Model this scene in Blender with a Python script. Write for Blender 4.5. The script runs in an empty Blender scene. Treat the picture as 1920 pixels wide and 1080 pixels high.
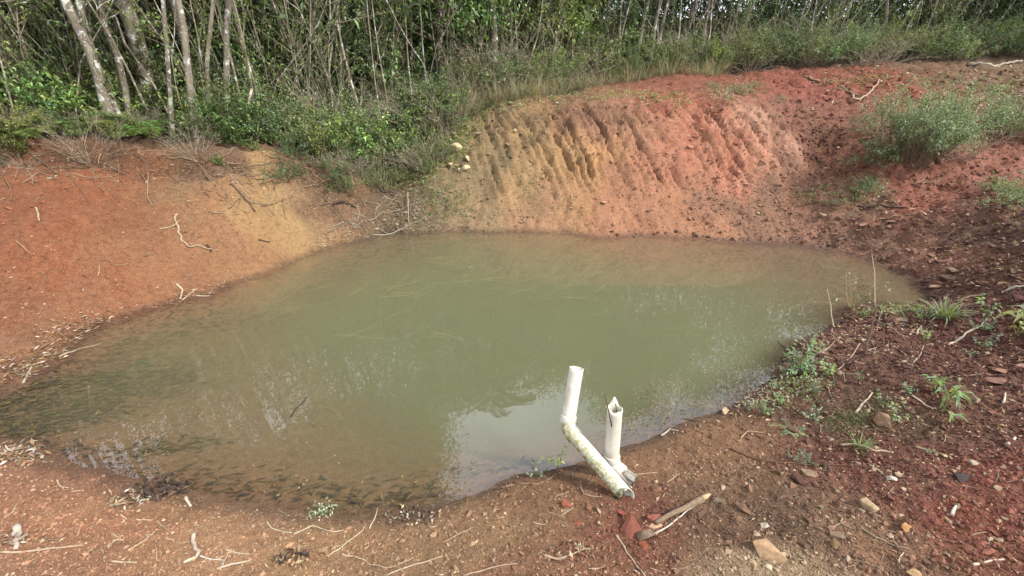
import bpy, math, random
import numpy as np
from mathutils import Vector, Matrix

# ------------------------------------------------------------------ camera
FPX, PITCH, CAMH = 850.0, math.radians(24.7), 2.3
sc = bpy.context.scene
col = sc.collection
cam_d = bpy.data.cameras.new("camera")
cam_d.sensor_width = 36.0
cam_d.lens = 36.0 * FPX / 1920.0
cam_d.clip_start, cam_d.clip_end = 0.05, 1000.0
cam = bpy.data.objects.new("camera", cam_d)
col.objects.link(cam)
cam.location = (0, 0, CAMH)
cam.rotation_euler = (math.radians(90) - PITCH, 0, 0)
sc.camera = cam

# ------------------------------------------------------------------ world: bright thin overcast
SUN_EL, SUN_AZ = math.radians(45), math.radians(115)     # azimuth clockwise from +Y (north)
w = bpy.data.worlds.new("World")
sc.world = w
w.use_nodes = True
nt = w.node_tree
for n in list(nt.nodes):
    nt.nodes.remove(n)
def N(tree, typ, **kw):
    n = tree.nodes.new(typ)
    for k, v in kw.items():
        setattr(n, k, v)
    return n
out = N(nt, 'ShaderNodeOutputWorld')
bg = N(nt, 'ShaderNodeBackground')
sky = N(nt, 'ShaderNodeTexSky')
sky.sky_type = 'NISHITA'
sky.sun_disc = False
sky.sun_elevation = SUN_EL
sky.sun_rotation = SUN_AZ
sky.altitude = 700
sky.dust_density = 3.0
tc = N(nt, 'ShaderNodeTexCoord')
mp = N(nt, 'ShaderNodeMapping')
mp.inputs['Scale'].default_value = (1, 1, 2.2)
cl = N(nt, 'ShaderNodeTexNoise')
cl.inputs['Scale'].default_value = 2.2
cl.inputs['Detail'].default_value = 6
cl.inputs['Roughness'].default_value = 0.55
rp = N(nt, 'ShaderNodeMapRange')
rp.inputs['From Min'].default_value = 0.33
rp.inputs['From Max'].default_value = 0.6
rp.inputs['To Min'].default_value = 0.55
rp.inputs['To Max'].default_value = 0.95
mx = N(nt, 'ShaderNodeMix', data_type='RGBA')
mx.inputs[7].default_value = (12.8, 13.6, 14.8, 1)
nt.links.new(tc.outputs['Generated'], mp.inputs['Vector'])
nt.links.new(mp.outputs[0], cl.inputs['Vector'])
nt.links.new(cl.outputs[0], rp.inputs[0])
nt.links.new(rp.outputs[0], mx.inputs[0])
nt.links.new(sky.outputs[0], mx.inputs[6])
nt.links.new(mx.outputs[2], bg.inputs[0])
bg.inputs[1].default_value = 0.113
nt.links.new(bg.outputs[0], out.inputs[0])

sun_d = bpy.data.lights.new("sun", 'SUN')
sun_d.energy = 4.0
sun_d.angle = math.radians(4)
sun_d.color = (1.0, 0.95, 0.87)
sun = bpy.data.objects.new("sun", sun_d)
col.objects.link(sun)
sd = Vector((math.sin(SUN_AZ) * math.cos(SUN_EL), math.cos(SUN_AZ) * math.cos(SUN_EL), math.sin(SUN_EL)))
sun.rotation_euler = sd.to_track_quat('Z', 'Y').to_euler()
sun.location = (20, -10, 30)

sc.view_settings.view_transform = 'Standard'
sc.view_settings.look = 'None'
sc.view_settings.gamma = 1.0
sc.view_settings.exposure = 1.0
sc.view_settings.use_curve_mapping = False
sc.render.engine = 'CYCLES'
sc.cycles.max_bounces = 8
sc.cycles.diffuse_bounces = 3
sc.cycles.glossy_bounces = 2
sc.cycles.transmission_bounces = 4
sc.cycles.transparent_max_bounces = 8
sc.cycles.volume_bounces = 2

rng = np.random.default_rng(7)
random.seed(7)

# ------------------------------------------------------------------ projection helpers (photo pixel -> place)
cp, sp = math.cos(PITCH), math.sin(PITCH)
def ray(px, py):
    x = px - 960.0
    y = py - 540.0
    return np.array([x, FPX * cp - y * sp, -FPX * sp - y * cp])
def Pz(px, py, z):
    d = ray(px, py); t = (z - CAMH) / d[2]
    return np.array([d[0] * t, d[1] * t, z])
def PY(px, py, Y):
    d = ray(px, py); t = Y / d[1]
    return np.array([d[0] * t, Y, CAMH + d[2] * t])

# ------------------------------------------------------------------ noise
def _hash(ix, iy, s):
    h = (ix.astype(np.int64) * 374761393 + iy.astype(np.int64) * 668265263 + s * 974634777) & 0xffffffff
    h = ((h ^ (h >> 13)) * 1274126177) & 0xffffffff
    h = (h ^ (h >> 16)) & 0xffffffff
    return h / 4294967295.0
def vnoise(x, y, s=0):
    x = np.asarray(x, float); y = np.asarray(y, float)
    ix = np.floor(x); iy = np.floor(y)
    fx = x - ix; fy = y - iy
    fx = fx * fx * (3 - 2 * fx); fy = fy * fy * (3 - 2 * fy)
    a = _hash(ix, iy, s); b = _hash(ix + 1, iy, s)
    c = _hash(ix, iy + 1, s); d = _hash(ix + 1, iy + 1, s)
    return (a + (b - a) * fx) * (1 - fy) + (c + (d - c) * fx) * fy - 0.5
def fbm(x, y, oct=4, s=0, g=0.5):
    r = 0; a = 1.0
    for k in range(oct):
        ca, sa = math.cos(k * 1.1 + .4), math.sin(k * 1.1 + .4)
        r = r + a * vnoise(x * ca - y * sa + 17 * k, x * sa + y * ca - 9 * k, s + k * 13)
        x = x * 2.03; y = y * 2.03; a *= g
    return r
def sstep(a, b, x):
    t = np.clip((x - a) / (b - a), 0, 1)
    return t * t * (3 - 2 * t)

# ------------------------------------------------------------------ terrain
SHORE = [(0,745),(60,712),(110,680),(200,610),(330,570),(420,545),(540,495),(640,460),(700,448),(760,440),(860,433),(960,435),(1060,437),
 (1200,443),(1300,447),(1400,455),(1500,462),(1600,482),(1680,508),(1720,535),(1745,565),(1690,570),(1620,572),(1570,590),(1500,640),(1460,685),
 (1400,745),(1350,772),(1290,790),(1220,820),(1130,850),(1030,880),(960,893),(900,925),(800,955),(700,965),(600,962),(500,945),(400,928),(300,910),(200,888),
 (120,860),(60,840),(0,830)]
ctrl = [Pz(a, b, 0) for a, b in SHORE]
ctrl += [np.array(v, float) for v in [(-4.25,2.65,0),
 (0,5.3,-1.35),(-1.5,5,-1.1),(2,5.2,-1.1),(0,3.8,-1.0),(-2,3.8,-.30),(-3,3,-.12),(-3.2,4.2,-.15),(-2.6,3.4,-.2),(3.6,5.4,-.13),(4.3,5.5,-.05),(2,3.8,-.55),(-1.5,2.6,-.16),
 (0,2.8,-.36),(1.1,3.1,-.3),(0,6.5,-.17),(2,6.2,-.11),(1,6.7,-.08),(3,6.1,-.08),(-1.5,6.3,-.22),(-2.4,5.6,-.2),(-2.2,2.5,-.1),(-.6,2.3,-.12),(3,4.4,-.3),(3.7,6.3,-.04),(-3.5,2.7,-.08)]]
def cz(px, py, z): ctrl.append(Pz(px, py, z))
def cy(px, py, Y): ctrl.append(PY(px, py, Y))
for a in [(0,500,.62),(0,640,.22),(-300,500,.75),(0,300,1.38),(200,300,1.32),(400,312,1.18),(560,325,.98),(640,342,.8),(100,420,.92),(300,450,.55),(300,380,.85),(450,430,.55),
          (450,500,.14),(520,390,.62),(600,410,.33),(680,400,.33),(750,385,.36),(720,430,.05),
          (1700,430,.42),(1920,410,.78),(1920,500,.58),(1920,600,.46),(1800,560,.17),(1750,500,.16),(1800,640,.27),(1600,700,.18),(1600,610,.06),(1920,750,.5),(1700,800,.32),(1500,820,.16),
          (1920,900,.48),(1920,1080,.46),(1500,950,.3),(1500,1080,.34),(1250,900,.13),(1200,1000,.22),(960,1080,.26),(1000,960,.13),(700,1060,.17),(500,1060,.15),(500,990,.06),(0,1080,.2),(0,930,.08),(250,1000,.12)]:
    cz(*a)
for a in [(850,280,8.3),(800,340,7.8),(900,200,9.5),(900,330,7.9),(900,390,7.5),(1050,330,7.85),(1200,330,7.8),(1200,390,7.4),(1350,330,7.8),(1350,390,7.4),(1200,205,9.1),(1050,205,9.2),(1350,205,9.0),
          (1450,300,7.9),(1450,228,8.75),(1200,160,11.3),(1400,150,12),(1600,132,12.5),(1800,120,13),(1920,110,13),(1050,170,10.8),
          (1500,190,10),(1600,205,9.6),(1550,290,8.1),(1620,290,7.9),(1680,320,7.2),(1650,250,8.5),(1800,290,7.7),(1900,270,8.1),(1850,330,6.9),(1750,350,6.8),(1600,350,7.2),(1500,370,7.4),
          (1850,200,9.8),(1700,180,10.6),
          (215,262,7.0),(0,262,6.6),(400,275,7.4),(600,295,8.2),(750,300,8.5),(0,215,8.3),(250,215,8.6),(450,215,9.2),(650,215,10),(780,200,10)]:
    cy(*a)
ctrl += [np.array(v, float) for v in [(0,0,.8),(-2,0,.55),(2,0,.75),(0,-3,.9),(-4,-2,.8),(4,-2,1),(6,1,1.1),(9,3,1.3),(-5.6,1.2,.5),(-7.5,2,1.1),(-8,4,1.6),(-10,6,2.1),
   (-10,10,2.7),(-5,12,2.6),(0,13,2.55),(5,14.5,2.9),(10,16,3.2),(14,14,3.2),(12,8,1.9),(14,3,1.8),(10,-4,1.4),(-10,-4,1.6),(0,-8,1.4),
   (-14,14,4),(0,19,4),(12,22,5),(20,12,4),(-18,4,3.6),(20,0,2.5)]]
C = np.array(ctrl)
def _k(r2):
    return 0.5 * r2 * np.log(r2 + 1e-9)
_n = len(C)
_d2 = ((C[:, None, :2] - C[None, :, :2]) ** 2).sum(-1)
_A = np.zeros((_n + 3, _n + 3))
_A[:_n, :_n] = _k(_d2) + np.eye(_n) * 0.004
_A[:_n, _n] = 1; _A[:_n, _n + 1:] = C[:, :2]
_A[_n, :_n] = 1; _A[_n + 1:, :_n] = C[:, :2].T
_w = np.linalg.solve(_A, np.concatenate([C[:, 2], [0, 0, 0]]))
def base_h(x, y):
    x = np.asarray(x, float).ravel(); y = np.asarray(y, float).ravel()
    # beyond the surveyed patch follow its edge and rise slowly into a wooded hill
    cx, cyy = 1.0, 5.0
    dx, dy = x - cx, y - cyy
    r = np.hypot(dx, dy); R = 17.0
    s = np.where(r > R, R / np.maximum(r, 1e-6), 1.0)
    xx, yy = cx + dx * s, cyy + dy * s
    o = np.empty(len(x))
    for i in range(0, len(x), 40000):
        X = xx[i:i+40000]; Y = yy[i:i+40000]
        d2 = (X[:, None] - C[None, :, 0]) ** 2 + (Y[:, None] - C[None, :, 1]) ** 2
        o[i:i+40000] = _k(d2) @ _w[:_n] + _w[_n] + _w[_n+1] * X + _w[_n+2] * Y
    return o + np.clip(r - R, 0, 30) * 0.10
def pix(x, y, z):
    X = x; D = y * cp - (z - CAMH) * sp
    U = y * sp + (z - CAMH) * cp
    D = np.maximum(D, 1e-3)
    return 960 + FPX * X / D, 540 - FPX * U / D
TOOTH = np.array([Pz(1, 1, 0)[:2]])  # placeholder
def cut_mask(x, y, b):
    # the steep dug face on the far bank
    m = sstep(-1.0, -0.3, x) * (1 - sstep(4.7, 5.4, x))
    lo = sstep(7.55, 8.0, y + 0.05 * x * 0) ; hi = 1 - sstep(9.0, 9.45, y)
    return m * lo * hi
def H(x, y):
    shp = np.shape(x)
    x = np.asarray(x, float).ravel(); y = np.asarray(y, float).ravel()
    b = base_h(x, y)
    land = sstep(-0.06, 0.12, b)
    near = sstep(2.2, 4.5, np.hypot(x, y))
    right = sstep(2.5, 5.0, x - 0.1 * y)
    rough = 0.35 + 0.65 * near
    h = b + land * rough * (0.10 * fbm(x * .9, y * .9, 3, 3) + 0.05 * fbm(x * 3.1, y * 3.1, 3, 11) * (1 + right))
    h += land * (0.018 + 0.045 * near * (0.6 + right + .8 * sstep(6.5, 7.6, y))) * fbm(x * 12, y * 12, 3, 23)
    h += land * (.25 + right + .5 * near) * 0.014 * np.abs(fbm(x * 22, y * 22, 3, 29))
    h += (0.2 + land * (.8 + .9 * right)) * 0.008 * fbm(x * 40, y * 40, 3, 31)
    pc = PIT[0]; pr = np.hypot((x - pc[0]) / .62, (y - pc[1]) / .55)
    h -= .42 * np.exp(-pr ** 4) * (1 + .12 * np.sin(pr * 34))
    h += (1 - land) * 0.05 * fbm(x * 1.1, y * 1.1, 3, 47) * sstep(0, .3, -b)
    # bucket-tooth grooves down the dug face, slanting to the right as they descend
    cm = cut_mask(x, y, b)
    ph = (x + 0.40 * y + 0.22 * fbm(x * .8, y * .8, 2, 71) + 0.04 * fbm(x * 3.5, y * 3.5, 3, 72)) / 0.150
    tri = np.abs((ph % 1.0) - 0.5) * 2
    amp = 0.6 + 1.3 * np.clip(vnoise(np.floor(ph) * 3.7, x * 0 + 2, 5) + .5, 0, 1)
    brk = np.clip(0.62 + 1.9 * vnoise(np.floor(ph) * 5.1 + 40, y * 1.5 + np.floor(ph) * .7, 88), 0.0, 1)
    h -= cm * amp * brk * 0.175 * (1 - tri) ** 1.3
    h += cm * 0.10 * fbm(x * 9, y * 9, 4, 90) + cm * .05 * np.abs(fbm(x * 5, y * 14, 3, 97)) + cm * 0.10 * fbm(x * 1.4, y * 1.4, 2, 91)
    dg = np.abs((x + .40 * y + .05 * fbm(x * 3, y * 3, 2, 98) - PIT[1]) / .05); h -= cm * .13 * np.exp(-dg ** 2)
    # crumbling lip where the left bank meets the forest floor
    lipy = np.interp(x, LIP[:, 0], LIP[:, 1])
    e = y - lipy + 0.15 * fbm(x * 2, y * 2, 2, 61)
    lm = (1 - sstep(-2.6, -1.8, x)) * sstep(-9, -7.5, x)
    h += lm * 0.16 * (sstep(-0.10, 0.06, e) - 0.35 * sstep(.1, 1.2, e)) - lm * 0.10 * np.exp(-((e + 0.16) / 0.11) ** 2)
    return h.reshape(shp)
LIP = np.array([Pz(-300, 300, 1.5)[:2], Pz(0, 298, 1.38)[:2], Pz(200, 300, 1.32)[:2], Pz(400, 310, 1.2)[:2], Pz(560, 322, 1.0)[:2], Pz(660, 340, .8)[:2]])
LIP = LIP[np.argsort(LIP[:, 0])]
_q = PY(1145, 285, 8.25); PIT = (PY(1572, 285, 8.1), _q[0] + .40 * _q[1])
def H1(x, y):
    return float(H(np.array([x]), np.array([y]))[0])
def ground_px(px, py, far=40.0):
    """where the line of sight of photo pixels meets the ground (vectorised)"""
    px = np.atleast_1d(np.asarray(px, float)); py = np.atleast_1d(np.asarray(py, float))
    D = np.stack([px - 960, FPX * cp - (py - 540) * sp, -FPX * sp - (py - 540) * cp], 1)
    Ys = np.concatenate([np.geomspace(0.9, far, 110)])
    hit = np.full(len(px), far); done = np.zeros(len(px), bool)
    prev = np.full(len(px), 0.9)
    for Y in Ys:
        t = Y / D[:, 1]
        z = CAMH + D[:, 2] * t
        g = base_h(D[:, 0] * t, np.full(len(px), Y))
        new = (~done) & (z <= g)
        hit[new] = Y; done |= new
        prev = np.where(done, prev, Y)
    lo, hi = prev.copy(), hit.copy()
    for _ in range(9):
        m = (lo + hi) / 2; t = m / D[:, 1]
        under = CAMH + D[:, 2] * t <= H(D[:, 0] * t, m)
        hi = np.where(under, m, hi); lo = np.where(under, lo, m)
    t = hi / D[:, 1]
    x, y = D[:, 0] * t, hi
    return np.stack([x, y, H(x, y)], 1)
def G(px, py):
    return ground_px([px], [py])[0]

def lin(c):
    c = np.asarray(c, float) / 255.0
    return np.where(c <= 0.04045, c / 12.92, ((c + 0.055) / 1.055) ** 2.4)

SOILK = 0.60
# soil colours by place
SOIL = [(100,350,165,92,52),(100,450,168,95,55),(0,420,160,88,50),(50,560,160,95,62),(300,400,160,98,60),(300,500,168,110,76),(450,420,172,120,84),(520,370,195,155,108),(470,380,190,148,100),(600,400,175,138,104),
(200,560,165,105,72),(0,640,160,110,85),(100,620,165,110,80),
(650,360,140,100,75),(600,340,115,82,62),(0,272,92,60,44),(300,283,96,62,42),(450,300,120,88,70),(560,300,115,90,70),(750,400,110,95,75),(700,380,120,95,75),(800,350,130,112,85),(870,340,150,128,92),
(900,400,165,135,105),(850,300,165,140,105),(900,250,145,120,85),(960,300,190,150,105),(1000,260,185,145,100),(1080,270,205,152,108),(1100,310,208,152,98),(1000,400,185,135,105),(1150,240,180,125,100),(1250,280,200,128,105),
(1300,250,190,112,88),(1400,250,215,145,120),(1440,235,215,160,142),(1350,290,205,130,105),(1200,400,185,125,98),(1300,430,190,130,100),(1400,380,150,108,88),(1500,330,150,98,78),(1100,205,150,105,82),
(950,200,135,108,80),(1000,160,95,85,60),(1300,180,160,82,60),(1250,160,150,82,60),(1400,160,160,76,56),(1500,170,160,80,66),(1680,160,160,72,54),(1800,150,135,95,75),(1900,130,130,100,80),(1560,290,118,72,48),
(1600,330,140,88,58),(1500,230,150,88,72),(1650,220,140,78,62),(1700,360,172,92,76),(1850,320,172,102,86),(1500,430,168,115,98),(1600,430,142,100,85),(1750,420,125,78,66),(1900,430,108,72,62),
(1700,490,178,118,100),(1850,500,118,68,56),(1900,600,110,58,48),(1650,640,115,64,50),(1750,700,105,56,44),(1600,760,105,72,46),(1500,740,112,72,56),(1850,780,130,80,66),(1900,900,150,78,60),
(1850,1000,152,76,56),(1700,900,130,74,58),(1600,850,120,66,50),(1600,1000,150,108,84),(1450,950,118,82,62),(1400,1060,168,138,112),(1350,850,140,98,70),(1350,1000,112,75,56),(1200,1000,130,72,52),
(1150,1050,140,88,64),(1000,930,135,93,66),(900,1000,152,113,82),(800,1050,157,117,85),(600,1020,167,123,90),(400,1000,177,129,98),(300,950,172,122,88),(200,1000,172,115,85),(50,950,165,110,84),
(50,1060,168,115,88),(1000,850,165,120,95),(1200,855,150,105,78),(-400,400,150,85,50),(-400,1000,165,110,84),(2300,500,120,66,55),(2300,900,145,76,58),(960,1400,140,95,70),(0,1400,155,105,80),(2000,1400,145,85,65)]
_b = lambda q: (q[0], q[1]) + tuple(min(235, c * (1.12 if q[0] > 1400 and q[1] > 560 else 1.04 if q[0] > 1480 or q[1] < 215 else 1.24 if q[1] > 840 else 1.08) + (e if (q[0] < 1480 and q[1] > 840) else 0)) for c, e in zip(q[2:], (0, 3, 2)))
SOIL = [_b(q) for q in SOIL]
_sp = ground_px([s[0] for s in SOIL], [min(s[1], 1080) for s in SOIL])
_sc = np.array([lin(s[2:]) for s in SOIL]) * 0.80
_slp = np.stack([np.arctan2(_sp[:, 0], _sp[:, 1]), np.log(np.hypot(_sp[:, 0], _sp[:, 1]))], 1)
def soil(x, y, z):
    x = np.ravel(x); y = np.ravel(y); z = np.ravel(z)
    q = np.stack([np.arctan2(x, y), np.log(np.hypot(x, y) + 1e-3)], 1)
    wob = 0.10
    q[:, 0] += wob * fbm(x * 2.0, y * 2.0, 5, 201); q[:, 1] += wob * fbm(x * 2.0, y * 2.0, 5, 202)
    c = np.empty((len(x), 3))
    for i in range(0, len(x), 40000):
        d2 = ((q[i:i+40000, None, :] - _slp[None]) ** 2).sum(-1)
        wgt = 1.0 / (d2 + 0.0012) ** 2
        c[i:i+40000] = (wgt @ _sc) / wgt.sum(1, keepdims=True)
    # bed of the pond: fine ochre silt
    bed = sstep(0.03, -0.06, z)[:, None]
    silt = lin((172, 134, 88)) * 0.50
    c = c * (1 - bed) + (0.35 * c + 0.65 * silt) * bed
    # damp strand
    damp = np.exp(-((z - 0.008) / 0.036) ** 2)[:, None] * sstep(0, .1, -0.0 + 0.1)
    c = c * (1 - 0.58 * damp)
    # forest floor humus
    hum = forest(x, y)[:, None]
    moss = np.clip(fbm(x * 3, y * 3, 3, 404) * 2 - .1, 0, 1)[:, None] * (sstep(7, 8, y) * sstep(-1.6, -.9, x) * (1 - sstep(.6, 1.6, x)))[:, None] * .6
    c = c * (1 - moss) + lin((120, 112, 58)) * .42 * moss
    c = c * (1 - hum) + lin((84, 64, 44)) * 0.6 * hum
    lum = (c @ np.array([.2126, .7152, .0722]))[:, None]
    c = (c * .9 + lum * .1) * SOILK * np.array([0.99, .965, .80])
    return np.clip(c, 0.004, 0.9)
# edge of the woods, as photo columns and rows
EDGE = [(-500,285),(0,285),(200,290),(400,292),(560,300),(640,322),(760,325),(830,300),(850,240),(880,205),(960,188),(1060,175),(1150,155),(1250,140),(1450,133),(1600,125),(1750,118),(1920,102),(2300,90)]
_ed = ground_px([e[0] for e in EDGE], [e[1] for e in EDGE])
_eaz = np.arctan2(_ed[:, 0], _ed[:, 1]); _er = np.hypot(_ed[:, 0], _ed[:, 1])
_er[np.array([e[0] for e in EDGE]) > 1150] = np.minimum(_er[np.array([e[0] for e in EDGE]) > 1150], 18.5)
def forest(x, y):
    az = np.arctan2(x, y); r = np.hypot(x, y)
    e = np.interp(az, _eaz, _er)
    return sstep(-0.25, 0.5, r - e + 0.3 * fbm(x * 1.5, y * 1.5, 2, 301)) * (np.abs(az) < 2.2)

# ------------------------------------------------------------------ mesh helpers
class MB:
    """collects polygons with a colour per vertex; build() links them as ONE mesh object"""
    def __init__(s):
        s.v = []; s.c = []; s.q = []; s.t = []; s.n = 0
    def add(s, V, F, Cc):
        V = np.asarray(V, float).reshape(-1, 3); F = np.asarray(F, int)
        Cc = np.asarray(Cc, float)
        if Cc.ndim == 1: Cc = np.tile(Cc, (len(V), 1))
        s.v.append(V); s.c.append(Cc)
        (s.q if F.shape[1] == 4 else s.t).append(F + s.n)
        s.n += len(V)
    def mesh(s, name, mat, smooth=True):
        V = np.concatenate(s.v); Cc = np.concatenate(s.c)
        q = np.concatenate(s.q) if s.q else np.zeros((0, 4), int)
        t = np.concatenate(s.t) if s.t else np.zeros((0, 3), int)
        return raw_mesh(name, V, q, t, Cc, mat, smooth)
    def build(s, name, mat, parent=None, smooth=True):
        return link(name, s.mesh(name, mat, smooth), parent)
def raw_mesh(name, V, q, t, Cc, mat, smooth=True):
    me = bpy.data.meshes.new(name)
    me.vertices.add(len(V)); me.vertices.foreach_set('co', V.astype(np.float32).ravel())
    nl = q.size + t.size
    me.loops.add(nl); me.loops.foreach_set('vertex_index', np.concatenate([q.ravel(), t.ravel()]).astype(np.int32))
    me.polygons.add(len(q) + len(t))
    st = np.concatenate([np.arange(len(q)) * 4, len(q) * 4 + np.arange(len(t)) * 3]).astype(np.int32)
    me.polygons.foreach_set('loop_start', st)
    me.polygons.foreach_set('use_smooth', np.full(len(q) + len(t), smooth))
    at = me.color_attributes.new('Col', 'FLOAT_COLOR', 'POINT')
    at.data.foreach_set('color', np.concatenate([Cc, np.ones((len(V), 1))], 1).astype(np.float32).ravel())
    me.update(calc_edges=True)
    me.materials.append(mat)
    return me
def link(name, me, parent=None):
    o = bpy.data.objects.new(name, me); col.objects.link(o)
    if parent is not None: o.parent = parent
    return o
def tag(o, label=None, cat=None, group=None, kind=None):
    if label: o['label'] = label
    if cat: o['category'] = cat
    if group: o['group'] = group
    if kind: o['kind'] = kind
    return o
def thing(name, loc, label, cat, group=None, rz=0.0, scale=1.0):
    o = bpy.data.objects.new(name, None); col.objects.link(o)
    o.empty_display_size = 0.1
    o.location = loc; o.rotation_euler = (0, 0, rz); o.scale = (scale,) * 3
    return tag(o, label, cat, group)
def copy_tree(o, parent=None):
    c = o.copy(); col.objects.link(c); c.parent = parent
    for ch in list(o.children): copy_tree(ch, c)
    return c

def tube(mb, P, R, Cc, sides=6, cap=True, noise=0.0):
    P = np.asarray(P, float); n = len(P); R = np.broadcast_to(np.asarray(R, float), (n,)).copy()
    T = np.gradient(P, axis=0); T /= np.linalg.norm(T, axis=1, keepdims=True) + 1e-9
    up = np.array([0, 0, 1.0]) if abs(T[0, 2]) < .8 else np.array([1.0, 0, 0])
    V = []
    a = np.linspace(0, 2 * math.pi, sides, endpoint=False)
    u = np.cross(T[0], up); u /= np.linalg.norm(u)
    for i in range(n):
        u = u - T[i] * u.dot(T[i]); u /= np.linalg.norm(u) + 1e-9
        v = np.cross(T[i], u)
        rr = R[i] * (1 + noise * rng.standard_normal(sides))
        V.append(P[i] + (np.cos(a)[:, None] * u + np.sin(a)[:, None] * v) * rr[:, None])
    V = np.concatenate(V)
    i = np.arange(n - 1)[:, None] * sides; j = np.arange(sides)[None]
    F = np.stack([i + j, i + (j + 1) % sides, i + sides + (j + 1) % sides, i + sides + j], -1).reshape(-1, 4)
    if cap:
        V = np.concatenate([V, P[:1], P[-1:]]); b = n * sides
        F1 = np.stack([np.full(sides, b), (np.arange(sides) + 1) % sides, np.arange(sides)], 1)
        F2 = np.stack([np.full(sides, b + 1), (n-1)*sides + np.arange(sides), (n-1)*sides + (np.arange(sides) + 1) % sides], 1)
    Cc = np.asarray(Cc, float)
    if Cc.ndim == 2:   # per ring
        CC = np.repeat(Cc, sides, 0)
        if cap: CC = np.concatenate([CC, Cc[:1], Cc[-1:]])
    else: CC = Cc
    m0 = mb.n
    mb.add(V, F, CC)
    if cap:
        mb.t.append(F1 + m0); mb.t.append(F2 + m0)

# ------------------------------------------------------------------ materials
def base_mat(name, rough=0.9):
    m = bpy.data.materials.new(name); m.use_nodes = True
    t = m.node_tree; b = t.nodes['Principled BSDF']
    b.inputs['Roughness'].default_value = rough
    b.inputs['Specular IOR Level'].default_value = 0.3
    a = N(t, 'ShaderNodeAttribute'); a.attribute_name = 'Col'
    return m, t, b, a
def mixrgb(t, fac, A, B, blend='MIX'):
    m = N(t, 'ShaderNodeMix', data_type='RGBA', blend_type=blend)
    for s, v in ((0, fac), (6, A), (7, B)):
        if hasattr(v, 'links') or isinstance(v, bpy.types.NodeSocket): t.links.new(v, m.inputs[s])
        elif s == 0: m.inputs[0].default_value = v
        else: m.inputs[s].default_value = (*v, 1) if len(v) == 3 else v
    return m.outputs[2]
def noise(t, scale, detail=4, rough=.6, vec=None, dist=0):
    n = N(t, 'ShaderNodeTexNoise'); n.inputs['Scale'].default_value = scale
    n.inputs['Detail'].default_value = detail; n.inputs['Roughness'].default_value = rough
    n.inputs['Distortion'].default_value = dist
    if vec is None: vec = coord(t)
    t.links.new(vec, n.inputs['Vector'])
    return n.outputs[0]
def coord(t):
    for n in t.nodes:
        if n.bl_idname == 'ShaderNodeTexCoord': return n.outputs['Object']
    return N(t, 'ShaderNodeTexCoord').outputs['Object']
def rng_map(t, v, a, b, c=0.0, d=1.0):
    m = N(t, 'ShaderNodeMapRange'); t.links.new(v, m.inputs[0])
    for k, x in zip(('From Min', 'From Max', 'To Min', 'To Max'), (a, b, c, d)): m.inputs[k].default_value = x
    return m.outputs[0]
def bump(t, b, h, strength, dist, prev=None):
    n = N(t, 'ShaderNodeBump'); n.inputs['Strength'].default_value = strength; n.inputs['Distance'].default_value = dist
    t.links.new(h, n.inputs['Height'])
    if prev is not None: t.links.new(prev, n.inputs['Normal'])
    t.links.new(n.outputs[0], b.inputs['Normal'])
    return n.outputs[0]

def make_ground_mat():
    m, t, b, a = base_mat('red_soil', 0.92)
    c = a.outputs['Color']
    n1 = noise(t, 2.2, 5, .6); n2 = noise(t, 20, 8, .72); n3 = noise(t, 130, 5, .75)
    c = mixrgb(t, rng_map(t, n1, .35, .7, 0, .5), c, (0.68, 0.68, 0.68), 'MULTIPLY')
    c = mixrgb(t, rng_map(t, n2, .52, .75, 0, .35), c, (0.30, 0.21, 0.14))
    c = mixrgb(t, rng_map(t, n2, .5, .3, 0, .8), c, (0.42, 0.40, 0.38), 'MULTIPLY')
    c = mixrgb(t, rng_map(t, n3, .55, .66, 0, .6), c, (0.36, 0.27, 0.20))
    c = mixrgb(t, rng_map(t, n3, .48, .34, 0, .9), c, (0.26, 0.23, 0.21), 'MULTIPLY')
    # orange and ochre veins
    n4 = noise(t, 5, 6, .7, dist=1.0)
    c = mixrgb(t, rng_map(t, n4, .55, .72, 0, .3), c, (0.34, 0.17, 0.07))
    t.links.new(c, b.inputs['Base Color'])
    p = bump(t, b, n2, .9, .05)
    bump(t, b, n3, .9, .012, p)
    return m
M_SOIL = make_ground_mat()

def make_col_mat(name, rough=.9, nscale=30, amt=.5, bs=.4, bd=.004, spec=.3):
    m, t, b, a = base_mat(name, rough)
    b.inputs['Specular IOR Level'].default_value = spec
    n = noise(t, nscale, 4, .65)
    c = mixrgb(t, rng_map(t, n, .3, .7, amt, 0), a.outputs['Color'], (0.42, 0.36, 0.32), 'MULTIPLY')
    t.links.new(c, b.inputs['Base Color'])
    bump(t, b, n, bs, bd)
    return m
M_STONE = make_col_mat('stone', .85, 28, .7, .8, .01)
M_PEB = make_col_mat('grit', .9, 60, .3, .2, .002)
M_STICK = make_col_mat('dead_wood', .85, 45, .7, .5, .003)

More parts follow.
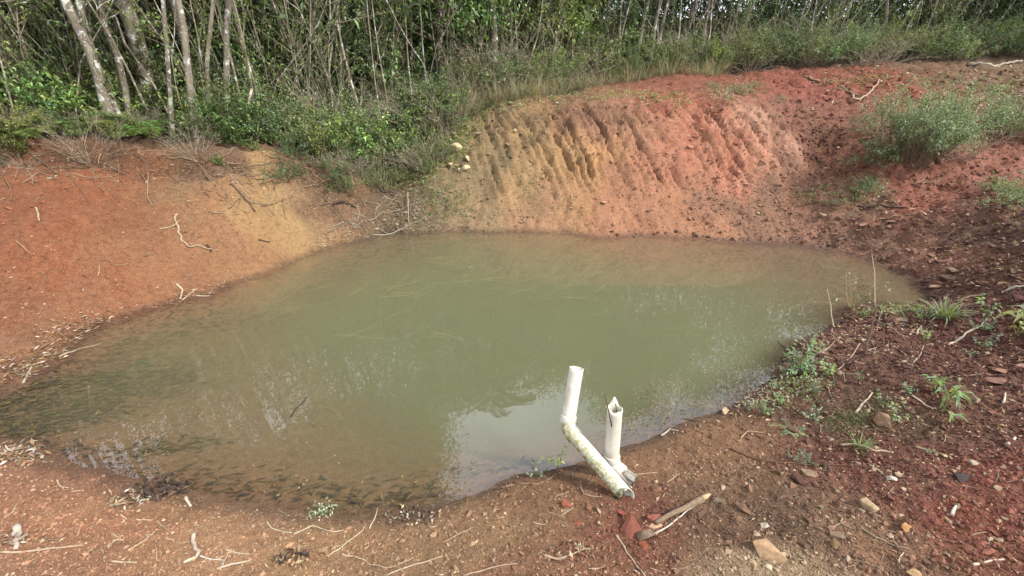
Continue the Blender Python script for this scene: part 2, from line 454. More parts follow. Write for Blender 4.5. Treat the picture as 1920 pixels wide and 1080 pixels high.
def leaf_mat(name, trans=.35, rough=.5, hue_var=.04, val_var=.3, sat=.86):
    m, t, b, a = base_mat(name, rough)
    oi = N(t, 'ShaderNodeObjectInfo')
    hs = N(t, 'ShaderNodeHueSaturation')
    t.links.new(rng_map(t, oi.outputs['Random'], 0, 1, .5 - hue_var, .5 + hue_var), hs.inputs['Hue'])
    mlt = N(t, 'ShaderNodeMath', operation='MULTIPLY'); t.links.new(oi.outputs['Random'], mlt.inputs[0]); mlt.inputs[1].default_value = 7.31
    fr = N(t, 'ShaderNodeMath', operation='FRACT'); t.links.new(mlt.outputs[0], fr.inputs[0])
    t.links.new(rng_map(t, fr.outputs[0], 0, 1, 1 - val_var, 1 + val_var), hs.inputs['Value'])
    hs.inputs['Saturation'].default_value = sat
    t.links.new(a.outputs['Color'], hs.inputs['Color'])
    t.links.new(hs.outputs[0], b.inputs['Base Color'])
    b.inputs['Specular IOR Level'].default_value = 0.45
    tr = N(t, 'ShaderNodeBsdfTranslucent')
    c2 = mixrgb(t, 1.0, hs.outputs[0], (1.2, 1.2, 0.65), 'MULTIPLY')
    t.links.new(c2, tr.inputs[0])
    ms = N(t, 'ShaderNodeMixShader'); ms.inputs[0].default_value = trans
    o = t.nodes['Material Output']
    t.links.new(b.outputs[0], ms.inputs[1]); t.links.new(tr.outputs[0], ms.inputs[2]); t.links.new(ms.outputs[0], o.inputs[0])
    return m
M_LEAF = leaf_mat('leaf')
M_DRY = leaf_mat('dry_leaf', .2, .8, .01, .2, 1.1)

def bark_mat():
    m, t, b, a = base_mat('lichened_bark', .9)
    mpn = N(t, 'ShaderNodeMapping'); mpn.inputs['Scale'].default_value = (1, 1, .35)
    t.links.new(coord(t), mpn.inputs[0])
    n1 = noise(t, 14, 5, .65, mpn.outputs[0]); n2 = noise(t, 9, 3, .55); n3 = noise(t, 30, 4, .7)
    c = mixrgb(t, rng_map(t, n1, .35, .65, .8, 0), a.outputs['Color'], (0.35, 0.30, 0.25), 'MULTIPLY')
    c = mixrgb(t, rng_map(t, n2, .56, .62, 0, .75), c, (0.46, 0.46, 0.42))
    c = mixrgb(t, rng_map(t, n3, .60, .66, 0, .7), c, (0.62, 0.61, 0.57))
    c = mixrgb(t, rng_map(t, noise(t, 4, 3, .6), .54, .66, 0, .45), c, (0.10, 0.13, 0.04))
    t.links.new(c, b.inputs['Base Color'])
    bump(t, b, n1, .8, .012)
    return m
M_BARK = bark_mat()

def water_mat():
    m = bpy.data.materials.new('murky_water'); m.use_nodes = True
    t = m.node_tree; t.nodes.remove(t.nodes['Principled BSDF'])
    o = t.nodes['Material Output']
    fr = N(t, 'ShaderNodeFresnel'); gm = N(t, 'ShaderNodeNewGeometry')
    t.links.new(rng_map(t, gm.outputs['Backfacing'], 0, 1, 1.66, 1 / 1.66), fr.inputs[0])
    gl = N(t, 'ShaderNodeBsdfGlossy'); gl.inputs['Roughness'].default_value = 0.0
    tr = N(t, 'ShaderNodeBsdfTransparent')
    n1 = noise(t, 3.0, 3, .5); n2 = noise(t, 22, 2, .5)
    bp = N(t, 'ShaderNodeBump'); bp.inputs['Strength'].default_value = .06; bp.inputs['Distance'].default_value = .002
    t.links.new(n1, bp.inputs['Height'])
    b2 = N(t, 'ShaderNodeBump'); b2.inputs['Strength'].default_value = .08; b2.inputs['Distance'].default_value = .0004
    t.links.new(n2, b2.inputs['Height']); t.links.new(bp.outputs[0], b2.inputs['Normal'])
    t.links.new(b2.outputs[0], gl.inputs['Normal']); 
    ms = N(t, 'ShaderNodeMixShader')
    t.links.new(fr.outputs[0], ms.inputs[0]); t.links.new(tr.outputs[0], ms.inputs[1]); t.links.new(gl.outputs[0], ms.inputs[2])
    t.links.new(ms.outputs[0], o.inputs['Surface'])
    v = N(t, 'ShaderNodeVolumePrincipled')
    v.inputs['Color'].default_value = WATER_COL
    v.inputs['Density'].default_value = WATER_DEN
    v.inputs['Anisotropy'].default_value = 0.0
    t.links.new(v.outputs[0], o.inputs['Volume'])
    return m
WATER_COL = (0.325, 0.332, 0.195, 1)
WATER_DEN = 1.25

# ------------------------------------------------------------------ the ground: one sheet out to the hills
def make_ground():
    az_f = np.arange(-math.radians(68), math.radians(68), 0.0056)
    az_c = np.linspace(math.radians(68), math.radians(292), 70, endpoint=False)
    az = np.concatenate([az_f, az_c])
    r = np.concatenate([[0.15, .4, .65], np.exp(np.arange(math.log(.9), math.log(17), 0.0062)), np.geomspace(17.3, 260, 50)])
    A, R = np.meshgrid(az, r)
    X, Y = R * np.sin(A), R * np.cos(A)
    Z = H(X.ravel(), Y.ravel())
    global HA, HR, HZ
    n0 = 3; n1 = n0 + int(np.sum(r[3:] < 17)); HA = az_f; HR = np.log(r[n0:n1]); HZ = Z.reshape(len(r), len(az))[n0:n1, :len(az_f)]
    V = np.stack([X.ravel(), Y.ravel(), Z], 1)
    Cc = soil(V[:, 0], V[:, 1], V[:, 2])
    na = len(az); nr = len(r)
    i = np.arange(nr - 1)[:, None] * na; j = np.arange(na)[None]
    F = np.stack([i + j, i + (j + 1) % na, i + na + (j + 1) % na, i + na + j], -1).reshape(-1, 4)[:, ::-1]
    V = np.concatenate([V, [[0, 0, H1(0, 0)]]]); Cc = np.concatenate([Cc, Cc[:1]])
    T = np.stack([np.full(na, len(V) - 1), (np.arange(na) + 1) % na, np.arange(na)], 1)
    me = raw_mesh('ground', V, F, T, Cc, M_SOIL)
    o = link('ground', me)
    tag(o, 'reddish brown clay banks and slopes around the pond', kind='structure')
make_ground()
_slowH = H
def H(x, y):
    shp = np.shape(x); x = np.ravel(np.asarray(x, float)); y = np.ravel(np.asarray(y, float))
    a = np.arctan2(x, y); r = np.log(np.maximum(np.hypot(x, y), .15))
    ok = (np.abs(a) < HA[-1] - .01) & (r > HR[0]) & (r < HR[-1] - .01)
    o = np.empty(len(x))
    if ok.any():
        u = (a[ok] - HA[0]) / (HA[1] - HA[0]); v = (r[ok] - HR[0]) / (HR[1] - HR[0])
        i = np.clip(u.astype(int), 0, len(HA) - 2); j = np.clip(v.astype(int), 0, len(HR) - 2); fu = u - i; fv = v - j
        o[ok] = (HZ[j, i] * (1 - fu) + HZ[j, i + 1] * fu) * (1 - fv) + (HZ[j + 1, i] * (1 - fu) + HZ[j + 1, i + 1] * fu) * fv
    if (~ok).any(): o[~ok] = _slowH(x[~ok], y[~ok])
    return o.reshape(shp)
def ground_px(px, py, far=16.9):
    px = np.atleast_1d(np.asarray(px, float)); py = np.atleast_1d(np.asarray(py, float))
    D = np.stack([px - 960, FPX * cp - (py - 540) * sp, -FPX * sp - (py - 540) * cp], 1)
    Ys = np.geomspace(0.75, far, 160)
    T = Ys[None] / D[:, 1:2]
    X = D[:, 0:1] * T; Z = CAMH + D[:, 2:3] * T
    X = np.clip(X, -16, 16)
    U = Z <= H(X, np.broadcast_to(Ys[None], X.shape))
    k = np.where(U.any(1), U.argmax(1), len(Ys) - 1)
    hi = Ys[k]; lo = Ys[np.maximum(k - 1, 0)]
    for _ in range(9):
        m = (lo + hi) / 2; t = m / D[:, 1]
        under = CAMH + D[:, 2] * t <= H(D[:, 0] * t, m)
        hi = np.where(under, m, hi); lo = np.where(under, lo, m)
    t = hi / D[:, 1]
    x, y = D[:, 0] * t, hi
    hi = np.where(U.any(1), hi, 30.0)
    return np.stack([x, np.where(U.any(1), y, 30.0), H(x, y)], 1)

def make_water():
    S = np.array([Pz(a, b, 0)[:2] for a, b in SHORE] + [(-4.25, 2.65)])
    c = S.mean(0)
    d = S - c
    S2 = c + d * (1 + 0.35 / np.linalg.norm(d, axis=1, keepdims=True))
    n = len(S2)
    import bmesh
    bm = bmesh.new()
    top = [bm.verts.new((x, y, 0.0)) for x, y in S2]
    bot = [bm.verts.new((x, y, -1.9)) for x, y in S2]
    f = bm.faces.new(top); bm.faces.new(bot[::-1])
    for k in range(n):
        bm.faces.new((top[k], bot[k], bot[(k+1) % n], top[(k+1) % n]))
    bmesh.ops.recalc_face_normals(bm, faces=bm.faces)
    bmesh.ops.triangulate(bm, faces=bm.faces)
    me = bpy.data.meshes.new('pond_water'); bm.to_mesh(me); bm.free()
    me.materials.append(water_mat())
    tag(link('pond_water', me), 'murky olive green pond water, clear brown at its shallow edges', kind='structure')
make_water()
# ------------------------------------------------------------------ foliage helpers
def unit(v):
    return v / (np.linalg.norm(v, axis=-1, keepdims=True) + 1e-9)
def rvec(n):
    return unit(rng.standard_normal((n, 3)))
def leaves(mb, P, D, L, W, Cc, droop=.25, jit=.35):
    """one folded four-cornered leaf per point"""
    n = len(P)
    L = np.broadcast_to(L, (n,)) * rng.uniform(.65, 1.2, n); W = np.broadcast_to(W, (n,)) * rng.uniform(.7, 1.2, n)
    D = unit(D)
    S = unit(np.cross(D, np.array([0, 0, 1.0]) + rng.standard_normal((n, 3)) * jit * 1.6))
    tip = P + D * L[:, None] + np.array([0, 0, -1.0]) * (L * droop)[:, None]
    mid = P + D * (L * .45)[:, None]
    Nn = unit(np.cross(S, D)) * (W * .18)[:, None]
    V = np.stack([P, mid + S * (W / 2)[:, None] + Nn, tip, mid - S * (W / 2)[:, None] + Nn], 1).reshape(-1, 3)
    F = np.arange(n * 4).reshape(n, 4)
    Cc = np.asarray(Cc, float)
    if Cc.ndim == 1: Cc = np.tile(Cc, (n, 1))
    Cc = Cc * rng.uniform(.65, 1.35, (n, 1)) * (1 + rng.uniform(-.1, .12, (n, 3)))
    mb.add(V, F, np.repeat(Cc, 4, 0))
def curve(p0, d0, L, n=6, wob=.15, grav=0.0):
    P = [np.array(p0, float)]; d = unit(np.array(d0, float))
    for k in range(n - 1):
        d = unit(d + rng.standard_normal(3) * wob + np.array([0, 0, -grav]))
        P.append(P[-1] + d * L / (n - 1))
    return np.array(P)
def along(P, t):
    """points and tangents on a polyline at parameters t in 0..1"""
    n = len(P) - 1; s = np.clip(t, 0, .9999) * n; i = s.astype(int); f = (s - i)[:, None]
    return P[i] * (1 - f) + P[i + 1] * f, unit(P[i + 1] - P[i])
GREEN = lin((104, 128, 52)); DEEP = lin((66, 88, 44)); LIME = lin((142, 155, 70)); GREY = lin((120, 132, 98)); DRYC = lin((150, 136, 112)); YEL = lin((152, 148, 78))
def pick(cols, n, wts=None):
    return np.array(cols)[rng.choice(len(cols), n, p=wts)]

def bush_meshes(name, h=1.0, spread=.5, nst=14, nleaf=2500, L=.05, W=.02, cols=(GREEN, DEEP, LIME), wts=None, up=.7, droop=.3, twigs=3, stemc=(110, 95, 75), base_r=.05, sr=.006, lo=.25, leafmat=None, grav=.05, outward=.02):
    sm, lm = MB(), MB(); segs = []
    for k in range(nst):
        a = rng.uniform(0, 2 * math.pi); q = rng.uniform(0, 1) ** .6
        d = np.array([math.cos(a) * q * spread, math.sin(a) * q * spread, h * up])
        p0 = np.array([math.cos(a) * base_r * q, math.sin(a) * base_r * q, -.06])
        P = curve(p0, d, h * rng.uniform(.7, 1.08), 7, .13, grav)
        tube(sm, P, np.linspace(sr, sr * .3, 7), lin(stemc) * rng.uniform(.7, 1.2), 4, False)
        segs.append(P)
        for j in range(twigs):
            t = np.array([rng.uniform(lo, .95)]); q0, tt = along(P, t)
            Q = curve(q0[0], tt[0] + rvec(1)[0] * .9 + [0, 0, .2], h * rng.uniform(.15, .38), 4, .2)
            tube(sm, Q, np.linspace(sr * .5, sr * .2, 4), lin(stemc) * rng.uniform(.7, 1.2), 3, False)
            segs.append(Q)
    lens = np.array([np.linalg.norm(s[-1] - s[0]) for s in segs]); cnt = rng.multinomial(nleaf, lens / lens.sum())
    for P, m in zip(segs, cnt):
        if m == 0: continue
        p, tg = along(P, rng.uniform(lo if len(P) == 7 else 0.1, 1, m))
        leaves(lm, p + rng.standard_normal((m, 3)) * outward, tg * .5 + rvec(m) + [0, 0, .15], L, W, pick(cols, m, wts), droop)
    return sm.mesh('stems', M_STICK), lm.mesh('foliage', leafmat or M_LEAF)
def place_two(name, me, loc, label, cat, group=None, rz=None, scale=1.0, parts=('stems', 'foliage')):
    t = thing(name, loc, label, cat, group, rng.uniform(0, 6.28) if rz is None else rz, scale)
    for p, m in zip(parts, me):
        link(p, m, t)
    return t
def fern_meshes(name, nfr=9, L=.5, cols=(GREEN, LIME), pin=.07, rise=1.0):
    sm, lm = MB(), MB()
    for k in range(nfr):
        a = 2 * math.pi * k / nfr + rng.uniform(-.3, .3)
        P = curve((0, 0, 0), (math.cos(a), math.sin(a), rise * rng.uniform(.7, 1.3)), L * rng.uniform(.7, 1.15), 9, .05, .16)
        tube(sm, P, np.linspace(.004, .0015, 9), lin((96, 92, 50)), 3, False)
        t = np.linspace(.12, 1, 26); p, tg = along(P, t)
        side = unit(np.cross(tg, [0, 0, 1.0])); prof = np.sin(np.pi * np.clip(t * .85 + .12, 0, 1)) ** .7 * pin * 1.6 + .008
        c = cols[rng.integers(len(cols))]
        for s in (-1, 1):
            leaves(lm, p, side * s + tg * .35 + [0, 0, -.1], prof, .016, c, .1, .05)
    return sm.mesh('stalks', M_STICK), lm.mesh('fronds', M_LEAF)
def grass_mesh(name, n=60, h=.3, w=.008, spread=.08, cols=(GREEN, LIME), arch=.2, mat=None, wob=.06):
    mb = MB()
    for k in range(n):
        a = rng.uniform(0, 6.28); r = rng.uniform(0, spread); tilt = rng.uniform(.1, .9)
        P = curve((math.cos(a) * r, math.sin(a) * r, -.02), (math.cos(a) * tilt, math.sin(a) * tilt, 1), h * rng.uniform(.5, 1.15), 6, wob, arch)
        T = np.gradient(P, axis=0); S = unit(np.cross(T, [math.sin(a) * .3, math.cos(a) * .3, 1.0]))
        ww = w * np.array([.7, 1, .95, .75, .45, .05])[:, None] / 2
        V = np.stack([P - S * ww, P + S * ww], 1).reshape(-1, 3)
        i = np.arange(5)[:, None] * 2
        mb.add(V, i + np.array([[0, 1, 3, 2]]), pick(cols, 1)[0] * rng.uniform(.7, 1.25))
    return mb.mesh('blades', mat or M_LEAF)

def edge_pos(px, off):
    """a spot behind the edge of the woods: photo column of the bearing, metres beyond the edge"""
    a = math.atan2(*Pz(px, 560, 0)[:2]) if False else math.atan2((px - 960) / FPX, cp + 0.0)
    r = float(np.interp(a, _eaz, _er)) + off
    x, y = r * math.sin(a), r * math.cos(a)
    return np.array([x, y, H1(x, y)])

# ------------------------------------------------------------------ crowns (shared meshes, base at the crown's foot)
def crown_mesh(seed, h=4.0, r=1.5, ncl=26, nleaf=7000, L=.10, W=.045, cols=(GREEN, DEEP)):
    lm, sm = MB(), MB()
    for k in range(ncl):
        t = rng.uniform(.05, 1) ; a = rng.uniform(0, 6.28); q = rng.uniform(.35, 1) * r * math.sin(math.pi * min(.95, t * .75 + .2))
        c = np.array([math.cos(a) * q, math.sin(a) * q, t * h])
        s0 = np.array([0, 0, max(0, t * h - q * .9)])
        P = np.array([s0, s0 * .6 + c * .4 + rvec(1)[0] * .1, s0 * .25 + c * .75 + rvec(1)[0] * .1, c])
        tube(sm, P, np.linspace(.03, .007, 4), lin((120, 108, 90)), 4, False)
        m = nleaf // ncl
        p = c + rng.standard_normal((m, 3)) * np.array([.42, .42, .2]) * rng.uniform(.6, 1.15)
        leaves(lm, p, rvec(m) + [0, 0, -.2], L, W, pick(cols, m), .3)
    z = np.linspace(0, h * .85, 6); P = np.stack([np.cumsum(rng.uniform(-.1, .1, 6)) , np.cumsum(rng.uniform(-.1, .1, 6)), z], 1); P[0] = 0
    tube(sm, P, np.linspace(.06, .012, 6), lin((120, 108, 90)), 6, False)
    return sm.mesh('limbs', M_BARK), lm.mesh('crown', M_LEAF)
CROWNS = [crown_mesh(k, h=rng.uniform(3.2, 4.6), r=rng.uniform(1.2, 1.9), ncl=int(rng.integers(20, 32)), nleaf=6500, L=(.09, .11, .13)[k % 3], cols=[(GREEN, DEEP), (DEEP, DEEP, GREEN), (GREEN, LIME, DEEP)][k % 3]) for k in range(6)]

def make_tree(pts, Y, wpx, ztop, label, crown=0, cs=1.0, colr=(122, 112, 96), group=None, limb=True, name='tree'):
    W = np.array([PY(a, b, Y) for a, b in pts])
    dep = Y * cp + .3
    r0 = wpx / 2 * dep / FPX * 1.08 * math.cos(math.atan2(W[0][0], Y))
    # carry the stem down to the soil
    d = unit(W[0] - W[1]); d = unit(d + [0, 0, -.6]); base = W[0].copy()
    for _ in range(60):
        if base[2] < H1(base[0], base[1]) - .06: break
        base = base + d * .05
    if np.linalg.norm(base - W[0]) > .04: W = np.vstack([base, W])
    # and up to its crown
    d = unit(W[-1] - W[-2]); P = list(W)
    while P[-1][2] < ztop - 2.6:
        d = unit(d + [0, 0, .08] + rng.standard_normal(3) * .05); P.append(P[-1] + d * .55)
    P = np.array(P)
    # resample and roughen
    seg = np.concatenate([[0], np.cumsum(np.linalg.norm(np.diff(P, axis=0), axis=1))])
    s = np.linspace(0, seg[-1], max(12, int(seg[-1] / .16)))
    Q = np.stack([np.interp(s, seg, P[:, k]) for k in range(3)], 1)
    ph = rng.uniform(0, 50)
    Q[:, 0] += r0 * .55 * np.array([vnoise(ph + x * 1.7, 3., 5) for x in s]); Q[:, 1] += r0 * .5 * np.array([vnoise(ph + x * 1.7, 9., 6) for x in s])
    R = r0 * (1 - .45 * s / s[-1]) * (1 + .45 * np.exp(-s / .12)) * (1 + .07 * np.array([vnoise(ph + x * 6, 1., 8) for x in s]))
    t = thing(name, base, label, 'tree', group)
    mb = MB(); tube(mb, Q - base, R, lin(colr) * .72, 10, True, .04)
    mb.build('trunk', M_BARK, t)
    if limb:
        for k in range(int(rng.integers(1, 4))):
            q, tg = along(Q, np.array([rng.uniform(.25, .8)]))
            B = curve(q[0] - base, tg[0] * .7 + rvec(1)[0] * [1, 1, .4], rng.uniform(.5, 1.3), 7, .12)
            m2 = MB(); tube(m2, B, np.linspace(r0 * .28, r0 * .08, 7), lin(colr) * .7, 5, True)
            m2.build('limb', M_BARK, t)
    cr = CROWNS[crown % len(CROWNS)]
    for nm, me in zip(('crown_limbs', 'crown'), cr):
        o = link(nm, me, t); o.location = Q[-1] - base - Vector((0, 0, .3)) if False else tuple(Q[-1] - base - np.array([0, 0, .3]))
        o.rotation_euler = (0, 0, rng.uniform(0, 6.28)); o.scale = (cs,) * 3
    return t

TREES = [
 ([(128,182),(96,95),(45,0)], 8.6, 12, 9.5, 'slender grey trunk leaning left, nearest the left edge of the wood', 0, 1.0),
 ([(222,258),(196,180),(165,90),(122,0)], 7.1, 20, 10, 'pale lichen-spotted trunk leaning far left at the front, half merged with a twin', 1, 1.2),
 ([(243,262),(212,190),(178,110),(158,40),(140,-20)], 7.25, 13, 9.0, 'thin mossy stem growing tight against the leaning pale trunk', 2, .8),
 ([(222,178),(190,90),(155,0)], 8.3, 10, 9.2, 'mossy leaning stem just right of the front leaning trunk', 3, .9),
 ([(230,175),(205,95),(165,0)], 8.6, 9, 8.6, 'narrow leaning stem in the cluster, behind the white-flecked one', 4, .8),
 ([(245,262),(237,190),(218,100),(196,45),(192,0)], 7.5, 14, 10, 'white-flecked trunk bending left, left of the thickest trunk', 5, 1.1),
 ([(288,225),(276,150),(258,80),(236,0)], 8.1, 31, 11, 'thickest brown trunk of the wood, speckled with white lichen', 0, 1.4),
 ([(322,246),(317,150),(310,70),(304,0)], 6.9, 9, 8.5, 'straight narrow whitish trunk right of the thickest one', 1, .8),
 ([(368,272),(362,215),(352,130),(345,60),(333,0)], 7.1, 13, 9.5, 'mottled trunk with a mossy foot standing between two pale narrow stems', 2, 1.0),
 ([(375,225),(352,110),(326,0)], 8.2, 15, 9.5, 'dark brown trunk behind the mottled one', 3, 1.0),
 ([(392,228),(389,120),(397,20),(399,0)], 7.6, 8, 8.8, 'thin lichen-grey trunk with leafy twigs left of the pale forked one', 4, .9),
 ([(430,232),(425,140),(424,60),(431,0)], 7.7, 12, 9.3, 'pale upright trunk with a side branch sweeping up to the right', 5, 1.1),
 ([(503,158),(495,90),(488,40),(487,0)], 10.2, 10, 9.0, 'left stem of the close trio of grey trunks at the dark gap', 0, 1.0),
 ([(511,178),(508,90),(505,0)], 9.8, 8, 9.2, 'middle stem of the close trio of grey trunks at the dark gap', 1, .9),
 ([(521,150),(512,70),(496,0)], 10.6, 8, 8.8, 'right hind stem of the close trio of grey trunks at the dark gap', 2, .9),
 ([(542,120),(538,60),(536,0)], 11, 8, 9.5, 'straight grey trunk left of a lichen-spotted one at the back', 3, 1.0),
 ([(560,116),(552,60),(546,0)], 10.8, 11, 9.2, 'lichen-spotted brown trunk at the back, right of the straight grey one', 4, 1.1),
 ([(570,170),(580,90),(590,22),(592,0)], 9.2, 5, 8.0, 'thin mossy stem leaning right above the leafy slope', 5, .7),
 ([(908,76),(906,0)], 12.8, 3.2, 5.0, 'very thin whitish stem, left of a pair above the far bank', 0, .7),
 ([(915,80),(912,0)], 12.9, 4.5, 5.2, 'thin whitish stem, right of a pair above the far bank', 1, .8),
 ([(1050,95),(1060,45),(1064,0)], 12.8, 4.5, 5.8, 'crooked bleached stem with a forked foot above the dug bank', 2, .8),
 ([(1202,65),(1210,25),(1218,0)], 13.6, 7, 7.6, 'grey trunk leaning right, left of a tight pair of pale trunks', 3, 1.0),
 ([(1226,66),(1232,30),(1239,0)], 13.5, 7, 8.0, 'left of the tight pair of pale trunks leaning right above the bank', 4, 1.0),
 ([(1238,68),(1245,35),(1253,0)], 13.7, 7, 8.2, 'right of the tight pair of pale trunks leaning right above the bank', 5, 1.0),
 ([(1322,60),(1330,0)], 14.2, 5, 7.6, 'thin pale trunk rising from the shrubs right of the tight pair', 0, .9),
 ([(1395,62),(1405,25),(1416,0)], 14.4, 5, 8.0, 'thin leaning trunk, farthest right of the slender pale ones', 1, .9),
 ([(1115,60),(1112,0)], 14.0, 6, 6.4, 'dim grey trunk deep in the wood above the middle of the dug bank', 2, .9),
 ([(640,120),(634,60),(636,0)], 11.5, 9, 9.0, 'grey trunk wrapped by hanging vines above the leafy slope', 3, 1.0),
 ([(757,60),(755,0)], 12.5, 6, 7.2, 'grey trunk in shade left of the far-bank pair of thin stems', 4, .9),
]
for a in TREES:
    make_tree(a[0], a[1], a[2], a[3], a[4], a[5], a[6], colr=tuple(int(v) for v in np.array((142, 133, 117)) * rng.uniform(.85, 1.12)))
# further trees deeper in the wood, mostly seen mirrored in the pond
def top_at(px):
    return float(np.interp(px, [-200, 300, 700, 800, 900, 1000, 1080, 1300, 1600, 2000], [10.5, 10.5, 9.0, 6.6, 5.3, 5.2, 7.2, 8.4, 8.8, 9]))
for k in range(34):
    px = -260 + k * 68 + rng.uniform(-25, 25)
    p = edge_pos(px, rng.uniform(1.4, 5.5))
    hh = top_at(px) * rng.uniform(.86, 1.06)
    t = thing('tree', p, 'slim dark trunk standing deep in the shade of the wood', 'tree', 'trees deep in the wood')
    n = 12; z = np.linspace(-.1, hh - p[2] - 2.4, n)
    Q = np.stack([np.cumsum(rng.normal(0, .05, n)), np.cumsum(rng.normal(0, .05, n)), z], 1)
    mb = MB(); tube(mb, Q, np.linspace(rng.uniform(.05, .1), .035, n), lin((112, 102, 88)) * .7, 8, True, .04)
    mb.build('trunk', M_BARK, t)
    for nm, me in zip(('crown_limbs', 'crown'), CROWNS[k % 6]):
        o = link(nm, me, t); o.location = tuple(Q[-1] - [0, 0, .3]); o.rotation_euler = (0, 0, rng.uniform(0, 6.28)); o.scale = (rng.uniform(.8, 1.15),) * 3
# one palm whose crown shows mirrored in the middle of the pond
def make_palm(px, off, ztop):
    p = edge_pos(px, off)
    t = thing('palm_tree', p, 'palm with drooping feathery fronds rising behind the middle of the far bank', 'palm tree')
    hh = ztop - p[2]
    P = curve((0, 0, -.1), (0, 0, 1), hh, 10, .02); mb = MB(); tube(mb, P, np.linspace(.08, .06, 10), lin((110, 100, 85)) * .7, 8)
    mb.build('trunk', M_BARK, t)
    for k in range(16):
        a = k * 2.4; lm = MB()
        Q = curve(P[-1], (math.cos(a), math.sin(a), rng.uniform(.1, 1.3)), rng.uniform(1.2, 1.6), 9, .03, .17)
        tube(lm, Q, np.linspace(.012, .004, 9), DEEP, 3, False)
        q, tg = along(Q, np.linspace(.12, 1, 44)); side = unit(np.cross(tg, [0, 0, 1.0]))
        for s in (-1, 1): leaves(lm, q, side * s + tg * .5 + [0, 0, -.25], .36, .03, DEEP, .25, .1)
        lm.build('frond', M_LEAF, t)
make_palm(935, 1.2, 6.2)

# ------------------------------------------------------------------ the mass of leaves filling the depth of the wood
def thicket():
    lm, sm = MB(), MB()
    n = 4400
    for k in range(n):
        px = rng.uniform(-420, 2350); a = math.atan2((px - 960) / FPX, cp); r = float(np.interp(a, _eaz, _er)) + 2.0 + 8 * rng.uniform(0, 1) ** .8
        x, y = r * math.sin(a), r * math.cos(a)
        zb = float(base_h([x], [y])[0]); zt = (7.2 if px > 1050 else 5.2) - zb if r > 12 or px < 600 else 4.4 - zb
        z = zb + rng.uniform(0, 1) ** 1.1 * max(zt, 1.6)
        m = 60
        p = np.array([x, y, z]) + rng.standard_normal((m, 3)) * [.5, .5, .34]
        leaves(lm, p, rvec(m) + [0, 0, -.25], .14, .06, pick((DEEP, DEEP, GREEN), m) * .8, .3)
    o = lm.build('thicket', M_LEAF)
    tag(o, 'dense dark green undergrowth filling the depth of the wood', 'undergrowth', kind='stuff')
thicket()

# ------------------------------------------------------------------ undergrowth bushes at the edge of the wood
B_FINE = [bush_meshes('b', 1.0, .55, 16, 2600, .05, .018, (GREEN, DEEP, GREY), None, .8) for _ in range(3)]
B_BROAD = [bush_meshes('b', 1.0, .6, 12, 1300, .085, .04, (GREEN, DEEP, LIME), [.45, .35, .2], .7) for _ in range(3)]
B_YEL = [bush_meshes('b', 1.0, .7, 11, 1500, .06, .028, (LIME * .8, YEL * .7, GREEN * .9), [.3, .1, .6], .6) for _ in range(2)]
B_TWIG = [bush_meshes('b', 1.0, .7, 34, 500, .045, .014, (GREY, DRYC, GREEN), None, .55, twigs=6, stemc=(150, 138, 120), sr=.005, base_r=.2) for _ in range(3)]
B_TALL = [bush_meshes('b', 2.6, .7, 12, 2600, .08, .022, (GREEN, DEEP, GREY), None, 2.2, twigs=7, lo=.15, sr=.011, base_r=.3, stemc=(140, 130, 112)) for _ in range(3)]
B_SAP = [bush_meshes('b', 3.0, .35, 2, 620, .07, .03, (GREEN, LIME, GREEN), None, 2.8, twigs=14, lo=.2, sr=.012, stemc=(135, 125, 108), outward=.04) for _ in range(3)]
FERN = [fern_meshes('f', 9, .5, (GREEN * .8, DEEP)) for _ in range(2)] + [fern_meshes('f', 7, .42, (GREEN, DEEP))]
DRYG = [grass_mesh('g', 90, .42, .006, .16, (DRYC, DRYC * .8, GREY), .12, M_DRY, .1) for _ in range(3)]
GRN = [grass_mesh('g', 60, .3, .010, .1, (GREEN, LIME, GREY), .2) for _ in range(3)]

def row(kind, name, x0, x1, n, o0, o1, s0, s1, label, cat, group, parts=('stems', 'foliage')):
    for k in range(n):
        px = x0 + (x1 - x0) * (k + rng.uniform(.1, .9)) / n
        p = edge_pos(px, rng.uniform(o0, o1)); s = rng.uniform(s0, s1)
        m = kind[int(rng.integers(len(kind)))]
        if isinstance(m, tuple): place_two(name, m, p, label, cat, group, None, s, parts)
        else:
            o = link(name, m); o.location = p; o.rotation_euler = (0, 0, rng.uniform(0, 6.28)); o.scale = (s,) * 3
            tag(o, label, cat, group)
# left: light saplings and shrubs between the trunks
row(B_YEL, 'shrub', -60, 430, 8, .0, .9, .22, .6, 'low yellow-green leafy shrub at the foot of the trunks on the left', 'shrub', 'low yellow-green shrubs below the left trunks')
row(B_BROAD, 'shrub', -80, 470, 14, 0.5, 2.6, .4, .95, 'broad-leaved green shrub between the trunks on the left', 'shrub', 'broad-leaved shrubs between the left trunks')
row(FERN, 'fern', -40, 700, 15, .15, 1.6, .8, 1.5, 'green fern growing along the top of the left bank', 'fern', 'ferns along the left bank', ('stalks', 'fronds'))
row(B_SAP, 'sapling', 20, 620, 7, 1.2, 3, .8, 1.2, 'thin leafy sapling with small bright leaves among the left trunks', 'sapling', 'leafy saplings among the left trunks')
row(B_BROAD, 'low_shrub', 0, 560, 14, -.3, .5, .14, .42, 'small green shrub hanging over the crumbling edge of the left bank', 'shrub', 'small shrubs on the left bank edge')
row(B_TWIG, 'dry_brush', 0, 560, 14, -.25, .8, .25, .6, 'bare dry brush on top of the left bank', 'brush', 'dry brush on the left bank')
